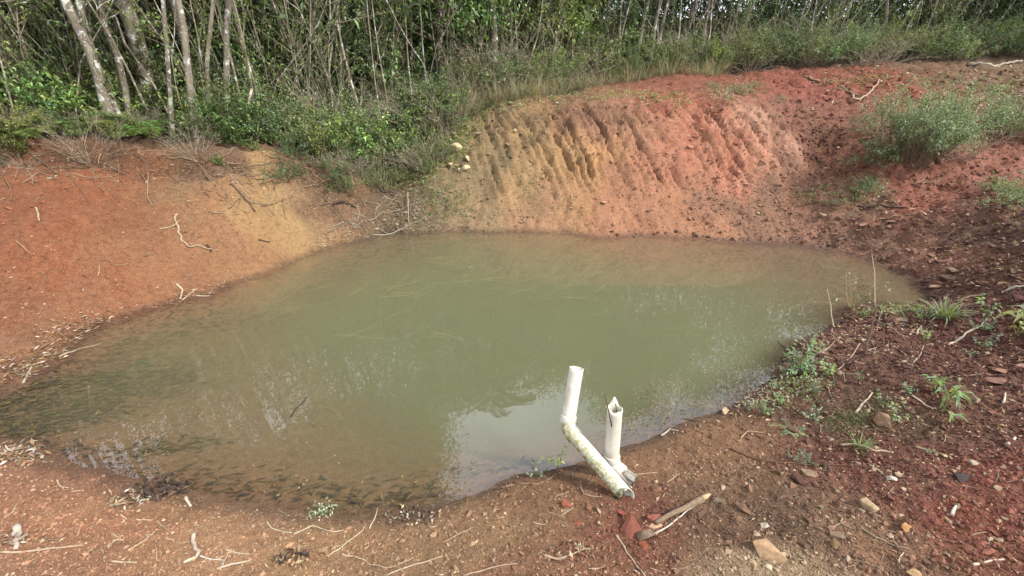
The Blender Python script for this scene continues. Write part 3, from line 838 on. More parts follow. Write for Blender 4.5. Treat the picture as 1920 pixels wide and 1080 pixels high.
# middle: green slope
row(B_BROAD, 'shrub', 455, 860, 18, .0, 1.6, .5, .9, 'rounded green shrub on the overgrown slope left of the dug bank', 'shrub', 'green shrubs on the overgrown slope')
row(B_FINE, 'shrub', 480, 880, 22, .2, 2.6, .6, 1.2, 'fine-leaved green shrub on the overgrown slope left of the dug bank', 'shrub', 'fine-leaved shrubs on the overgrown slope')
row(B_TWIG, 'twiggy_shrub', 560, 900, 10, .5, 2.5, .8, 1.4, 'grey twiggy shrub tangled into the overgrown slope', 'shrub', 'twiggy shrubs on the overgrown slope')
row(B_FINE, 'low_shrub', 560, 860, 16, -.35, .3, .3, .5, 'small green shrub spilling down the foot of the overgrown slope', 'shrub', 'small shrubs at the foot of the overgrown slope')
row(B_TWIG, 'dry_brush', 640, 880, 12, -.2, .8, .45, .8, 'bundle of dry grey brush hanging down the overgrown slope', 'brush', 'dry brush on the overgrown slope')
row(DRYG, 'dry_grass_tuft', 700, 880, 12, -.2, .8, .9, 1.6, 'tuft of bleached dry grass drooping on the overgrown slope', 'grass tuft', 'dry grass tufts on the overgrown slope')
# far edge above the dug bank
row(DRYG, 'dry_grass_tuft', 860, 1290, 34, -.25, .35, .8, 1.5, 'tuft of bleached dry grass along the rim above the dug bank', 'grass tuft', 'dry grass tufts along the rim')
row(B_FINE, 'shrub', 880, 1330, 20, .4, 1.5, .55, 1.0, 'fine-leaved green shrub on the rim above the dug bank', 'shrub', 'green shrubs on the rim above the dug bank')
row(B_BROAD, 'shrub', 900, 1330, 10, .6, 1.8, .5, .9, 'broad-leaved green shrub on the rim above the dug bank', 'shrub', 'broad-leaved shrubs on the rim')
row(B_TWIG, 'twiggy_shrub', 900, 1420, 14, .8, 2.2, .8, 1.5, 'tangle of bare grey twigs at the wood edge above the dug bank', 'shrub', 'twiggy shrubs above the dug bank')
# right
row(B_FINE, 'shrub', 1300, 1480, 9, -.1, 1.6, .6, 1.15, 'bushy grey-green shrub at the wood edge right above the bare red rim', 'shrub', 'wood edge shrubs right above the bare red rim')
row(B_FINE, 'shrub', 1480, 1680, 9, -.1, 1.6, .6, 1.15, 'bushy grey-green shrub at the wood edge above the hollow', 'shrub', 'wood edge shrubs above the hollow')
row(B_FINE, 'shrub', 1680, 1860, 9, -.1, 1.6, .6, 1.15, 'bushy grey-green shrub at the wood edge behind the two big green shrubs', 'shrub', 'wood edge shrubs behind the two big green shrubs')
row(B_FINE, 'shrub', 1860, 2050, 9, -.1, 1.6, .6, 1.15, 'bushy grey-green shrub at the wood edge at the top right edge', 'shrub', 'wood edge shrubs at the top right edge')
row(B_TWIG, 'twiggy_shrub', 1300, 2050, 18, .0, 2, .6, 1.3, 'grey twiggy shrub at the wood edge on the right', 'shrub', 'twiggy shrubs on the right')
row(B_YEL, 'shrub', 1300, 1900, 7, .6, 2.2, .6, 1.2, 'yellow-green shrub among the darker ones on the right', 'shrub', 'yellow-green shrubs on the right')
# second row, tall
row(B_TALL, 'tall_shrub', -100, 420, 14, 1.6, 4.5, .8, 1.4, 'tall dark shrub with hanging leaves behind the left trunks', 'shrub', 'tall shrubs behind the left trunks')
row(B_TALL, 'tall_shrub', 420, 860, 12, 1.6, 4.5, .8, 1.4, 'tall dark shrub with hanging leaves above the overgrown slope', 'shrub', 'tall shrubs above the overgrown slope')
row(B_TALL, 'tall_shrub', 860, 1300, 12, 1.6, 4.5, .8, 1.4, 'tall dark shrub with hanging leaves above the middle of the dug bank', 'shrub', 'tall shrubs above the middle of the dug bank')
row(B_TALL, 'tall_shrub', 1300, 1700, 11, 1.6, 4.5, .8, 1.4, 'tall dark shrub with hanging leaves above the red rim at right', 'shrub', 'tall shrubs above the red rim at right')
row(B_TALL, 'tall_shrub', 1700, 2100, 11, 1.6, 4.5, .8, 1.4, 'tall dark shrub with hanging leaves at the far right of the wood', 'shrub', 'tall shrubs at the far right of the wood')
row(B_FINE, 'shrub', -100, 420, 8, 1.8, 3.4, 1.2, 1.9, 'dark fine-leaved shrub in the shade behind the left trunks', 'shrub', 'dark shrubs behind the left trunks')
row(B_FINE, 'shrub', 420, 860, 7, 1.8, 3.4, 1.2, 1.9, 'dark fine-leaved shrub in the shade above the overgrown slope', 'shrub', 'dark shrubs above the overgrown slope')
row(B_FINE, 'shrub', 860, 1300, 7, 1.8, 3.4, 1.2, 1.9, 'dark fine-leaved shrub in the shade above the middle of the dug bank', 'shrub', 'dark shrubs above the middle of the dug bank')
row(B_FINE, 'shrub', 1300, 1700, 6, 1.8, 3.4, 1.2, 1.9, 'dark fine-leaved shrub in the shade above the red rim at right', 'shrub', 'dark shrubs above the red rim at right')
row(B_FINE, 'shrub', 1700, 2100, 6, 1.8, 3.4, 1.2, 1.9, 'dark fine-leaved shrub in the shade at the far right of the wood', 'shrub', 'dark shrubs at the far right of the wood')

# thin bare stems and hanging vines
STEMS = []
for k in range(8):
    mb = MB(); hh = rng.uniform(3.2, 5)
    P = curve((0, 0, -.1), (rng.normal(0, .08), rng.normal(0, .08), 1), hh, 12, .05 if k < 5 else .13)
    tube(mb, P, np.linspace(.017, .008, 12) * rng.uniform(.7, 1.5), lin((140, 130, 112)) * rng.uniform(.7, 1.05), 5)
    for j in range(int(rng.integers(1, 5))):
        q, tg = along(P, np.array([rng.uniform(.15, .9)]))
        tube(mb, curve(q[0], tg[0] + rvec(1)[0] * [.8, .8, .5], rng.uniform(.3, 1.0), 6, .18), np.linspace(.006, .003, 6), lin((150, 140, 122)) * .85, 4)
    STEMS.append(mb.mesh('thin_stem', M_BARK))
def stems(n, x0, x1, o0, o1, label, group):
    for k in range(n):
        px = x0 + (x1 - x0) * (k + rng.uniform(0, 1)) / n
        o = link('thin_stem', STEMS[int(rng.integers(8))]); o.location = edge_pos(px, rng.uniform(o0, o1))
        o.rotation_euler = (rng.normal(0, .04), rng.normal(0, .04), rng.uniform(0, 6.28)); s = rng.uniform(.6, 1.2); o.scale = (s, s, rng.uniform(.8, 1.1))
        tag(o, label, 'stem', group)
stems(30, 0, 480, .5, 3, 'thin bare grey stem between the thicker trunks on the left', 'thin stems between the left trunks')
stems(74, 480, 900, .8, 3.5, 'thin bare stem hanging in the dark wood above the overgrown slope', 'thin stems above the overgrown slope')
stems(78, 900, 1450, .8, 3.2, 'thin pale stem at the wood edge above the dug bank', 'thin stems above the dug bank')
stems(34, 1450, 1950, .8, 3, 'thin pale stem rising from the shrubs on the right', 'thin stems on the right')

# ------------------------------------------------------------------ loose soil: grit, clods, litter
def scatter_px(n, x0, x1, y0, y1, seed=None, land=True, zmin=.012):
    px = rng.uniform(x0, x1, n); py = rng.uniform(y0, y1, n)
    g = ground_px(px, py)
    ok = (g[:, 1] < 20) & ((g[:, 2] > zmin) if land else (g[:, 2] < -.01))
    return g[ok]
OCT_V = np.array([[1,0,0],[-1,0,0],[0,1,0],[0,-1,0],[0,0,1],[0,0,-1]], float)
OCT_F = np.array([[0,2,4],[2,1,4],[1,3,4],[3,0,4],[2,0,5],[1,2,5],[3,1,5],[0,3,5]])
def hull_templates(n, pts=13):
    import bmesh
    out = []
    for k in range(n):
        bm = bmesh.new()
        p = rvec(pts) * rng.uniform(.75, 1.05, (pts, 1))
        for q in p: bm.verts.new(q)
        bmesh.ops.convex_hull(bm, input=bm.verts)
        for v in [v for v in bm.verts if not v.link_faces]: bm.verts.remove(v)
        bm.verts.index_update()
        out.append((np.array([v.co[:] for v in bm.verts]), np.array([[v.index for v in f.verts] for f in bm.faces if len(f.verts) == 3])))
        bm.free()
    return out
HULLS = hull_templates(10)
def rocks(mb, P, S, Cc, flat=(.45, .8), tpl=None, sink=.25):
    """many small angular lumps, each turned and squashed"""
    for g in range(len(tpl) if tpl else 1):
        sel = np.arange(len(P)) % (len(tpl) if tpl else 1) == g
        TV, TF = tpl[g] if tpl else (OCT_V, OCT_F)
        p = P[sel]; s = S[sel]; m = len(p)
        if m == 0: continue
        a = rng.uniform(0, 6.28, m)
        sx, sy, sz = s * rng.uniform(.8, 1.4, m), s * rng.uniform(.6, 1.0, m), s * rng.uniform(*flat, m)
        v = TV[None] * (1 + rng.uniform(-.25, .25, (m, len(TV), 1)))
        v = v * np.stack([sx, sy, sz], 1)[:, None]
        tl = rng.normal(0, .35, m)
        x, z = v[..., 0] * np.cos(tl)[:, None] - v[..., 2] * np.sin(tl)[:, None], v[..., 0] * np.sin(tl)[:, None] + v[..., 2] * np.cos(tl)[:, None]
        y = v[..., 1]
        X = x * np.cos(a)[:, None] - y * np.sin(a)[:, None]; Y = x * np.sin(a)[:, None] + y * np.cos(a)[:, None]
        V = np.stack([X, Y, z + (sz * (1 - 2 * sink))[:, None] * .6], -1) + p[:, None]
        F = (np.arange(m)[:, None, None] * len(TV) + TF[None]).reshape(-1, 3)
        mb.add(V.reshape(-1, 3), F, np.repeat(Cc[sel], len(TV), 0))
def soil_tint(g, lo=.7, hi=1.5, pale=.15, palec=(200, 172, 138)):
    c = soil(g[:, 0], g[:, 1], g[:, 2]) * rng.uniform(lo, hi, (len(g), 1))
    c = (c * .85 + (c @ np.array([.3, .5, .2]))[:, None] * .15) * .78
    m = rng.uniform(0, 1, len(g)) < pale
    c[m] = lin(palec) * rng.uniform(.3, .6, (m.sum(), 1))
    return c
def near_grit():
    mb = MB()
    g = np.concatenate([scatter_px(19000, -60, 1980, 840, 1100), scatter_px(9000, 1250, 1980, 640, 900), scatter_px(6000, 1350, 1980, 480, 700)])
    d = np.linalg.norm(g - [0, 0, CAMH], axis=1)
    S = .0032 * rng.lognormal(0, .5, len(g)) * (d / 2.2) ** .8
    rocks(mb, g, np.clip(S, .0015, .02), soil_tint(g, .55, 1.4, .13), (.5, .9))
    tag(mb.build('grit', M_PEB, smooth=False), 'fine tan and reddish grit scattered over the near bank', 'grit', kind='stuff')
near_grit()
def clods():
    mb = MB()
    g = np.concatenate([scatter_px(2600, 1300, 1960, 560, 1090), scatter_px(900, 820, 1400, 860, 1090), scatter_px(300, -40, 900, 940, 1090),
                        scatter_px(4200, 1280, 1960, 330, 620), scatter_px(3200, 830, 1560, 190, 450), scatter_px(1500, 1450, 1960, 130, 330), scatter_px(450, 640, 860, 350, 450), scatter_px(2600, -20, 740, 310, 640)])
    d = np.linalg.norm(g - [0, 0, CAMH], axis=1)
    S = .0038 * rng.lognormal(0, .5, len(g)) * d ** .72
    S *= np.where(g[:, 0] < -1.2, .5, np.where((g[:, 1] > 6.8) & (g[:, 0] < 5), .72, 1))
    rocks(mb, g, np.clip(S, .004, .05), soil_tint(g, .8, 1.35, .06, (190, 165, 135)), (.6, .95), HULLS, .4)
    tag(mb.build('soil_clods', M_PEB, smooth=False), 'crumbly clods of red and brown soil on the dug slopes', 'soil clods', kind='stuff')
clods()
def litter():
    lm = MB()
    def patch(n, x0, x1, y0, y1, L, W, cols, path=None, wid=12):
        if path is not None:
            t = rng.uniform(0, len(path) - 1.001, n); i = t.astype(int); f = t - i; Pp = np.array(path, float)
            q = Pp[i] * (1 - f)[:, None] + Pp[i + 1] * f[:, None] + rng.normal(0, 1, (n, 2)) * [wid * 1.4, wid]
            g = ground_px(q[:, 0], q[:, 1]); g = g[(g[:, 2] > .004) & (g[:, 1] < 20)]
        else: g = scatter_px(n, x0, x1, y0, y1)
        m = len(g); g = g + np.array([0, 0, .008])
        D = rvec(m); D[:, 2] = np.abs(D[:, 2]) * .25
        leaves(lm, g, D, L, W, pick(cols, m), .05, .5)
    PALE = [lin((205, 190, 168)) * .5, lin((178, 152, 122)) * .5, lin((150, 118, 86)) * .5, lin((120, 88, 62)) * .5]
    # pale drift line along the left shore
    patch(900, 0,0,0,0, .06, .010, PALE, [(-20, 700), (40, 690), (90, 670), (150, 640), (190, 615)], 13)
    patch(300, 0,0,0,0, .05, .010, PALE, [(80, 630), (140, 610), (190, 600), (260, 595)], 9)
    patch(260, 0,0,0,0, .05, .009, PALE, [(260, 590), (330, 562), (350, 555), (400, 548), (430, 535)], 6)
    patch(700, 0,0,0,0, .06, .009, PALE, [(590, 462), (640, 445), (690, 425), (740, 420), (770, 428)], 9)
    patch(220, 0,0,0,0, .05, .010, PALE, [(-10, 850), (30, 848), (60, 858)], 6)
    patch(260, 0,0,0,0, .05, .010, PALE, [(480, 380), (570, 370), (640, 380)], 24)
    patch(900, 0, 700, 285, 345, .06, .010, PALE)
    patch(420, 300, 760, 330, 440, .05, .008, PALE)
    patch(380, 0, 560, 350, 600, .035, .009, PALE)
    # near bank straw
    patch(260, -20, 1300, 880, 1090, .028, .004, PALE[:3])
    # right shore debris
    patch(1000, 0,0,0,0, .045, .010, PALE, [(1390, 770), (1430, 740), (1480, 690), (1530, 640), (1600, 620), (1680, 600), (1740, 590)], 17)
    patch(800, 1480, 1920, 560, 820, .035, .008, PALE[1:])
    patch(900, 0,0,0,0, .045, .010, PALE, [(680, 380), (740, 400), (790, 420), (830, 400), (760, 360)], 22)
    patch(300, 1400, 1920, 820, 1090, .025, .006, PALE[1:])
    patch(1500, 1450, 1960, 370, 540, .07, .016, PALE[1:])
    patch(1100, 1550, 1960, 125, 200, .11, .025, PALE)
    patch(900, 860, 1500, 170, 260, .06, .014, PALE[1:] + [lin((110, 120, 70))])
    patch(700, 820, 1500, 260, 430, .04, .010, PALE[1:])
    tag(lm.build('leaf_litter', M_DRY), 'bleached leaf and bark litter drifted over the banks', 'litter', kind='stuff')
litter()
def sunken():
    lm = MB(); K = [lin((80, 64, 46)) * .38, lin((96, 78, 54)) * .4, lin((70, 60, 48)) * .35, lin((118, 92, 60)) * .45]
    def band(path, n, wid, L=.075):
        n = int(n * .55); t = rng.uniform(0, len(path) - 1.001, n); i = t.astype(int); f = t - i; Pp = np.array(path, float)
        q = Pp[i] * (1 - f)[:, None] + Pp[i + 1] * f[:, None] + rng.normal(0, 1, (n, 2)) * [wid * 1.8, wid]
        g = np.array([Pz(a, b, -.03) for a, b in q]); g[:, 2] = H(g[:, 0], g[:, 1])
        g = g[(g[:, 2] < -.004) & (g[:, 2] > -.32)]; m = len(g)
        g[:, 2] = np.minimum(g[:, 2] + .012, -.004)
        a = rng.normal(.35, .55, m); D = np.stack([np.cos(a), np.sin(a), np.zeros(m)], 1) * rng.choice([-1, 1], m)[:, None]
        leaves(lm, g, D, L, .014, pick(K, m), .0, .15)
    band([(0, 815), (60, 790), (130, 765), (210, 745)], 1100, 16)
    band([(10, 760), (90, 720), (180, 680), (260, 640)], 1700, 17)
    band([(200, 640), (300, 605), (400, 585), (520, 550), (620, 510)], 1000, 13)
    band([(150, 740), (260, 700), (350, 670)], 800, 18)
    band([(100, 830), (220, 880), (330, 915), (450, 935), (560, 945)], 330, 12)
    band([(220, 860), (300, 830), (390, 815)], 260, 9)
    band([(350, 880), (480, 900), (620, 915), (740, 925), (830, 915)], 300, 18)
    band([(620, 950), (720, 945), (800, 930)], 90, 8)
    band([(820, 880), (900, 870), (960, 870), (1000, 860)], 170, 10)
    band([(1150, 815), (1240, 790), (1330, 760), (1400, 700), (1460, 640)], 420, 12)
    band([(1330, 470), (1450, 480), (1560, 500), (1640, 530), (1600, 560)], 500, 10, .06)
    band([(640, 480), (740, 458), (860, 452)], 260, 6)
    tag(lm.build('sunken_leaves', M_DRY), 'dark drowned leaves lying on the shallow bed of the pond', 'sunken leaves', kind='stuff')
    # pale water weed just under the surface
    wm = MB(); W = [lin((190, 180, 130)) * .6, lin((170, 170, 115)) * .6]
    for k in range(170):
        px, py = rng.uniform(520, 1600), rng.uniform(455, 640)
        if k % 3: px, py = rng.uniform(600, 1150), rng.uniform(455, 560)
        p = Pz(px, py, -rng.uniform(.02, .12))
        if H1(p[0], p[1]) > -.12: continue
        a = rng.normal(.6, .5)
        tube(wm, curve(p, (math.cos(a), math.sin(a), -.05), rng.uniform(.12, .5), 5, .12), .0016, W[k % 2], 3, False)
    tag(wm.build('water_weed', M_DRY), 'thin pale strands of water weed under the surface at the far side', 'water weed', kind='stuff')
sunken()
def low_weeds():
    lm = MB()
    def patch(n, path, wid, cols, L=.03, W=.014):
        t = rng.uniform(0, len(path) - 1.001, n); i = t.astype(int); f = t - i; Pp = np.array(path, float)
        q = Pp[i] * (1 - f)[:, None] + Pp[i + 1] * f[:, None] + rng.normal(0, 1, (n, 2)) * [wid * 1.6, wid]
        g = ground_px(q[:, 0], q[:, 1]); g = g[(g[:, 2] > .02) & (g[:, 1] < 20)]
        m = 5; g = np.repeat(g, m, 0) + rng.normal(0, .02, (len(g) * m, 3)) * [1, 1, .5] + [0, 0, .015]
        leaves(lm, g, rvec(len(g)) * [1, 1, .3] + [0, 0, .7], L, W, pick(cols, len(g)), .2)
    patch(420, [(790, 340), (830, 370), (870, 390), (800, 400)], 16, (GREEN, GREY))
    patch(900, [(700, 320), (760, 330), (840, 290), (860, 250), (880, 215)], 15, (GREEN, LIME, GREY), .045, .02)
    patch(420, [(870, 215), (960, 195), (1060, 185), (1180, 178), (1290, 190)], 7, (GREEN, GREY, LIME), .045, .016)
    patch(260, [(950, 310), (1000, 370), (1060, 400)], 20, (GREY, GREEN), .025, .01)
    patch(150, [(1570, 370), (1620, 350), (1640, 340)], 9, (GREY, GREEN), .05, .014)
    patch(240, [(1330, 165), (1380, 170), (1420, 160), (1340, 190)], 9, (GREY,), .05, .016)
    patch(300, [(1560, 160), (1650, 145), (1800, 160), (1900, 170)], 10, (GREY, GREEN), .06, .016)
    patch(300, [(1600, 790), (1560, 800), (1640, 770)], 14, (GREEN * .7, DEEP), .008, .006)
    patch(120, [(1440, 760), (1500, 720), (1540, 700)], 14, (GREY, GREEN), .03, .01)
    patch(160, [(1600, 590), (1680, 580), (1740, 590)], 8, (GREY, GREEN), .035, .01)
    patch(100, [(1660, 380), (1560, 375), (1500, 360)], 12, (GREY, GREEN), .05, .014)
    tag(lm.build('low_weeds', M_LEAF), 'sparse low green weeds creeping over the soil at the wood edge', 'weeds', kind='stuff')
low_weeds()

# ------------------------------------------------------------------ drain pipes
def pvc_mat():
    m, t, b, a = base_mat('white_plastic_pipe', .42)
    b.inputs['Specular IOR Level'].default_value = .5
    n = noise(t, 26, 5, .7); n2 = noise(t, 140, 3, .7)
    c = mixrgb(t, rng_map(t, n, .5, .75, 0, .45), a.outputs['Color'], (0.62, 0.55, 0.42), 'MULTIPLY')
    c = mixrgb(t, rng_map(t, n2, .62, .70, 0, .6), c, (0.30, 0.23, 0.15))
    t.links.new(c, b.inputs['Base Color'])
    bump(t, b, n2, .15, .001)
    return m
M_PVC = pvc_mat()
PVC = lin((232, 226, 210)) * .57
def shell(mb, P, R, th=.0035, sides=48, colf=None, topf=None, botf=None):
    """hollow pipe along a path with real wall thickness; topf/botf give a broken rim"""
    P = np.asarray(P, float); n = len(P); R = np.broadcast_to(np.asarray(R, float), (n,))
    T = unit(np.gradient(P, axis=0)); a = np.linspace(0, 2 * math.pi, sides, endpoint=False)
    u = unit(np.cross(T[0], [0, 1.0, 0])); outer = []; inner = []
    for i in range(n):
        u = unit(u - T[i] * u.dot(T[i])); v = np.cross(T[i], u)
        ring = np.cos(a)[:, None] * u + np.sin(a)[:, None] * v
        off = np.zeros(sides)
        if i == n - 1 and topf is not None: off = np.array([topf(r) for r in ring])
        if i == 0 and botf is not None: off = -np.array([botf(r) for r in ring])
        outer.append(P[i] + ring * R[i] + T[i] * off[:, None]); inner.append(P[i] + ring * (R[i] - th) + T[i] * off[:, None])
    V = np.concatenate(outer + inner[::-1])
    C0 = np.tile(PVC, (len(V), 1))
    if colf is not None: C0 = colf(V, np.concatenate([unit(o - p) for o, p in zip(outer, P)] + [unit(o - p) * 0 for o, p in zip(inner[::-1], P[::-1])]))
    k = 2 * n
    i = np.arange(k)[:, None] * sides; i2 = ((np.arange(k) + 1) % k)[:, None] * sides; j = np.arange(sides)[None]
    F = np.stack([i + j, i + (j + 1) % sides, i2 + (j + 1) % sides, i2 + j], -1).reshape(-1, 4)
    mb.add(V, F, C0)
def algae(V, Nn):
    side = sstep(-.15, .85, Nn @ unit(np.array([-.75, -.45, .35])))
    patchy = np.clip(.62 + 1.1 * fbm(V[:, 0] * 110, V[:, 1] * 110 + V[:, 2] * 90, 3, 5), 0, 1)
    f = (side * patchy)[:, None] * .95
    return PVC * (1 - f) + lin((150, 146, 66)) * .5 * f
def dirty(V, Nn):
    f = np.clip(.25 + 1.2 * fbm(V[:, 0] * 25, V[:, 2] * 18, 4, 9), 0, .6)[:, None] * .5
    return PVC * (1 - f) + lin((176, 160, 128)) * .5 * f
def drain_pipe(label, el, top, endpt, R, topf, botf, algaef, seglong):
    el, top, endpt = map(np.array, (el, top, endpt))
    t = thing('drain_pipe', endpt, label, 'pipe'); b0 = endpt
    up = unit(top - el); dn = unit(endpt - el)
    # riser
    a0 = el + up * .055; mb = MB()
    shell(mb, np.linspace(a0, top, 14) - b0, R, colf=dirty, topf=topf); mb.build('riser', M_PVC, t)
    # elbow with its sockets
    mb = MB(); arc = []
    for s in np.linspace(0, 1, 9):
        p = (1 - s) ** 2 * (el + dn * .06) + 2 * s * (1 - s) * el + s * s * (el + up * .06); arc.append(p)
    shell(mb, np.array(arc) - b0, R * 1.09, .006, colf=algaef); e = mb.build('elbow', M_PVC, t)
    for c, d in ((el + up * .06, up), (el + dn * .065, dn)):
        mb = MB(); L = np.array([-.024, -.017, -.008, .0, .010, .014]); Rr = R * np.array([1.09, 1.16, 1.18, 1.14, 1.14, 1.08])
        shell(mb, c + d * L[:, None] * 1.3 - b0, Rr, .004, colf=algaef if d is dn else dirty); mb.build('socket', M_PVC, e)
    mb = MB(); shell(mb, np.linspace(endpt, el + dn * .05, 90) - b0, R, colf=algaef, topf=None, botf=botf); mb.build('pipe_run', M_PVC, t)
    return t
R1 = .044
e1 = Pz(1063, 801, .32); t1 = PY(1081, 690, e1[1] + .13)
g1 = G(1172, 934); end1 = g1 + [0, 0, .022]
drain_pipe('longer white drain pipe, algae on its sloping run, its open riser standing over the water', e1, t1, end1, R1, None,
           lambda r: .035 * r[0] - .03 * r[2], algae, .5)
e2 = Pz(1146, 872, .15); t2 = PY(1153, 766, e2[1] + .04)
g2 = G(1188, 908); end2 = g2 + [0, 0, .012]
def torn(r):
    a = math.atan2(r[0], r[1])      # 0 = away from the camera
    return .055 * max(0, 1 - abs(a - .05) / .75) + .004 * math.sin(5 * a)
drain_pipe('shorter white drain pipe with a torn pointed rim, set in soil beside the longer one', e2, t2, end2, R1 * 1.0, torn,
           lambda r: -.09 * max(0, r[2]) + .02 * math.sin(7 * r[0]), dirty, .2)

# ------------------------------------------------------------------ sticks, roots, twigs, wood
def stick(px_pts, wpx, label, colr=(178, 158, 130), name='stick', cat='stick', lift=.3, group=None, knobs=0, n=14, wob=.14, taper=.6, arch=0, hs=None):
    g = np.array([G(a, b) for a, b in px_pts])
    seg = np.concatenate([[0], np.cumsum(np.linalg.norm(np.diff(g, axis=0), axis=1))])
    s = np.linspace(0, seg[-1], n)
    Q = np.stack([np.interp(s, seg, g[:, k]) for k in range(3)], 1)
    d = np.linalg.norm(Q.mean(0) - [0, 0, CAMH]); R = wpx / 2 * d * .68 / FPX
    ph = rng.uniform(0, 99); T = unit(np.gradient(Q, axis=0)); S = unit(np.cross(T, [0, 0, 1.]))
    Q += S * (R * wob * 8 * np.array([vnoise(ph + x * 18, 0., 3) for x in s]))[:, None]
    zz = H(Q[:, 0], Q[:, 1])
    Q[:, 2] = np.maximum(zz, np.convolve(np.pad(zz, 2, 'edge'), np.ones(5) / 5, 'valid')) + R * lift * 2
    if arch: Q[:, 2] += arch * np.sin(np.pi * np.linspace(0, 1, n))
    if hs is not None: Q[:, 2] += np.interp(np.linspace(0, 1, n), np.linspace(0, 1, len(hs)), hs)
    rr = R * np.linspace(1, taper, n) * (1 + .2 * np.array([vnoise(ph + x * 30, 5., 3) for x in s]))
    if knobs: rr *= 1 + .35 * (np.sin(s * knobs) > .6)
    b = Q[0].copy(); mb = MB()
    tube(mb, Q - b, rr, lin(colr) * .50, 7, True, .06)
    o = mb.build(name, M_STICK); o.location = b
    return tag(o, label, cat, group)
# the broken branch beside the pipes has a pale snapped end
a0, a1 = G(1228, 984), G(1330, 931)
bt = thing('broken_branch', a0, 'thick broken grey branch with a pale snapped end on the soil below the pipes', 'branch')
Q = np.linspace(a0, a1, 14) + [0, 0, .014]; Q[:, 2] += .006 * np.sin(np.linspace(0, 7, 14)); Q[:, 2] = np.maximum(Q[:, 2], H(Q[:, 0], Q[:, 1]) + .008)
mb = MB(); tube(mb, Q[:12] - a0, np.linspace(.011, .0165, 12), lin((150, 128, 104)) * .5, 10, True, .05); mb.build('bark', M_BARK if False else M_STICK, bt)
mb = MB(); tube(mb, Q[11:] - a0, [.0155, .014, .006], lin((215, 190, 150)) * .5, 9, True, .12); mb.build('snapped_end', M_STICK, bt)
W_, P_, B_ = (218, 205, 188), (190, 165, 135), (120, 92, 70)
stick([(1227, 1001), (1262, 980), (1290, 958), (1320, 941)], 4.2, 'thin white twig lying along the lower side of the broken branch', W_, 'twig', 'twig')
stick([(1154, 1004), (1166, 1024), (1184, 1046), (1196, 1062), (1212, 1082)], 5, 'twisted pale rope-like root running off the bottom of the view', (198, 175, 150), 'root', 'root', knobs=90, n=30, wob=.5)
stick([(1018, 1042), (1045, 1050), (1072, 1040), (1096, 1030), (1120, 1030)], 5.5, 'forked greyish root with dead leaves behind it, lower middle', (196, 172, 148), 'root', 'root', n=22)
stick([(1112, 1030), (1150, 1012), (1180, 1008)], 2, 'fine brown runner linking the forked root to the twisted one', (150, 110, 80), 'root', 'root')
stick([(725, 1080), (780, 1058), (831, 1043)], 4, 'straight pale twig slanting up from the bottom edge, left of centre', (200, 182, 155), 'twig', 'twig')
stick([(868, 1080), (920, 1066), (970, 1057)], 4.5, 'pale twig cut by the bottom edge, just right of centre', (190, 165, 140), 'twig', 'twig')
stick([(832, 1017), (858, 1003), (887, 989)], 3, 'short straight straw-coloured twig in the middle of the near bank', (196, 170, 138), 'twig', 'twig')
stick([(640, 1038), (670, 1050), (700, 1058), (722, 1066), (750, 1060), (775, 1045)], 3.6, 'wavy pale root crossing the near bank below the pond tip', (205, 182, 150), 'root', 'root', n=30, wob=.8)
stick([(550, 1001), (585, 985), (610, 995), (645, 998)], 3.5, 'curly cream root at the pond end of the near bank', (215, 198, 165), 'root', 'root', n=22, wob=.7)
stick([(503, 978), (512, 990), (548, 999)], 3.5, 'hooked cream root just left of the curly one', (215, 198, 165), 'root', 'root', n=16, wob=.6)
stick([(608, 1030), (615, 1048), (650, 1020), (690, 985)], 3.5, 'looping cream root beside a clump of dark dead leaves', (220, 202, 172), 'root', 'root', n=22, wob=.8)
stick([(693, 992), (703, 970), (709, 953)], 4, 'short upright cream twig at the lower tip of the pond', (215, 198, 165), 'twig', 'twig')
stick([(362, 1004), (361, 1018), (374, 1036), (368, 1048), (345, 1056)], 9, 'thick bleached bark strip bent like a hook on the near left bank', (222, 205, 180), 'bark_strip', 'bark', n=20, wob=.25)
stick([(374, 1043), (395, 1050), (420, 1052)], 4, 'pale twig touching the hooked bark strip', W_, 'twig', 'twig')
stick([(407, 1067), (435, 1058), (468, 1053)], 4.5, 'whitish twig at the bottom edge, right of the hooked bark strip', W_, 'twig', 'twig')
stick([(418, 1060), (425, 1045), (428, 1040)], 3, 'short whitish spur standing on the bottom twig', W_, 'twig', 'twig')
stick([(422, 1031), (445, 1037), (468, 1040)], 3.2, 'small cream twig above the bottom edge twig', (214, 196, 165), 'twig', 'twig')
stick([(240, 1033), (265, 1018), (292, 996)], 3.4, 'straight cream twig rising right on the near left bank', (210, 188, 150), 'twig', 'twig')
stick([(203, 1026), (215, 1014), (233, 1012)], 3.5, 'short bent cream twig left of the straight rising one', (212, 192, 160), 'twig', 'twig')
stick([(208, 1054), (230, 1056), (258, 1055)], 4, 'flat cream twig near the bottom, left of centre-left', (212, 192, 160), 'twig', 'twig')
stick([(0, 1038), (55, 1034), (110, 1028), (157, 1025)], 4.5, 'long pale stick reaching in from the lower left corner', (205, 178, 150), 'stick', 'stick', n=18)
stick([(30, 992), (40, 1002), (34, 1020), (27, 1033)], 12, 'bone-white knotty piece of wood near the lower left corner', (214, 200, 182), 'wood_piece', 'wood', n=12, wob=.15)
stick([(38, 1003), (52, 1004)], 7, 'stubby side arm lying by the bone-white wood piece', (214, 200, 182), 'wood_piece', 'wood', n=5, wob=.1)
stick([(8, 971), (22, 962), (32, 944)], 3, 'thin curved straw twig at the left end of the near bank', (205, 180, 150), 'twig', 'twig')
stick([(107, 900), (113, 914), (128, 916)], 3, 'small angled twig on wet soil by the left shallows', (205, 180, 150), 'twig', 'twig')
stick([(135, 922), (158, 920)], 2.5, 'faint straight straw left of the pale leaf heap', (205, 180, 150), 'twig', 'twig')
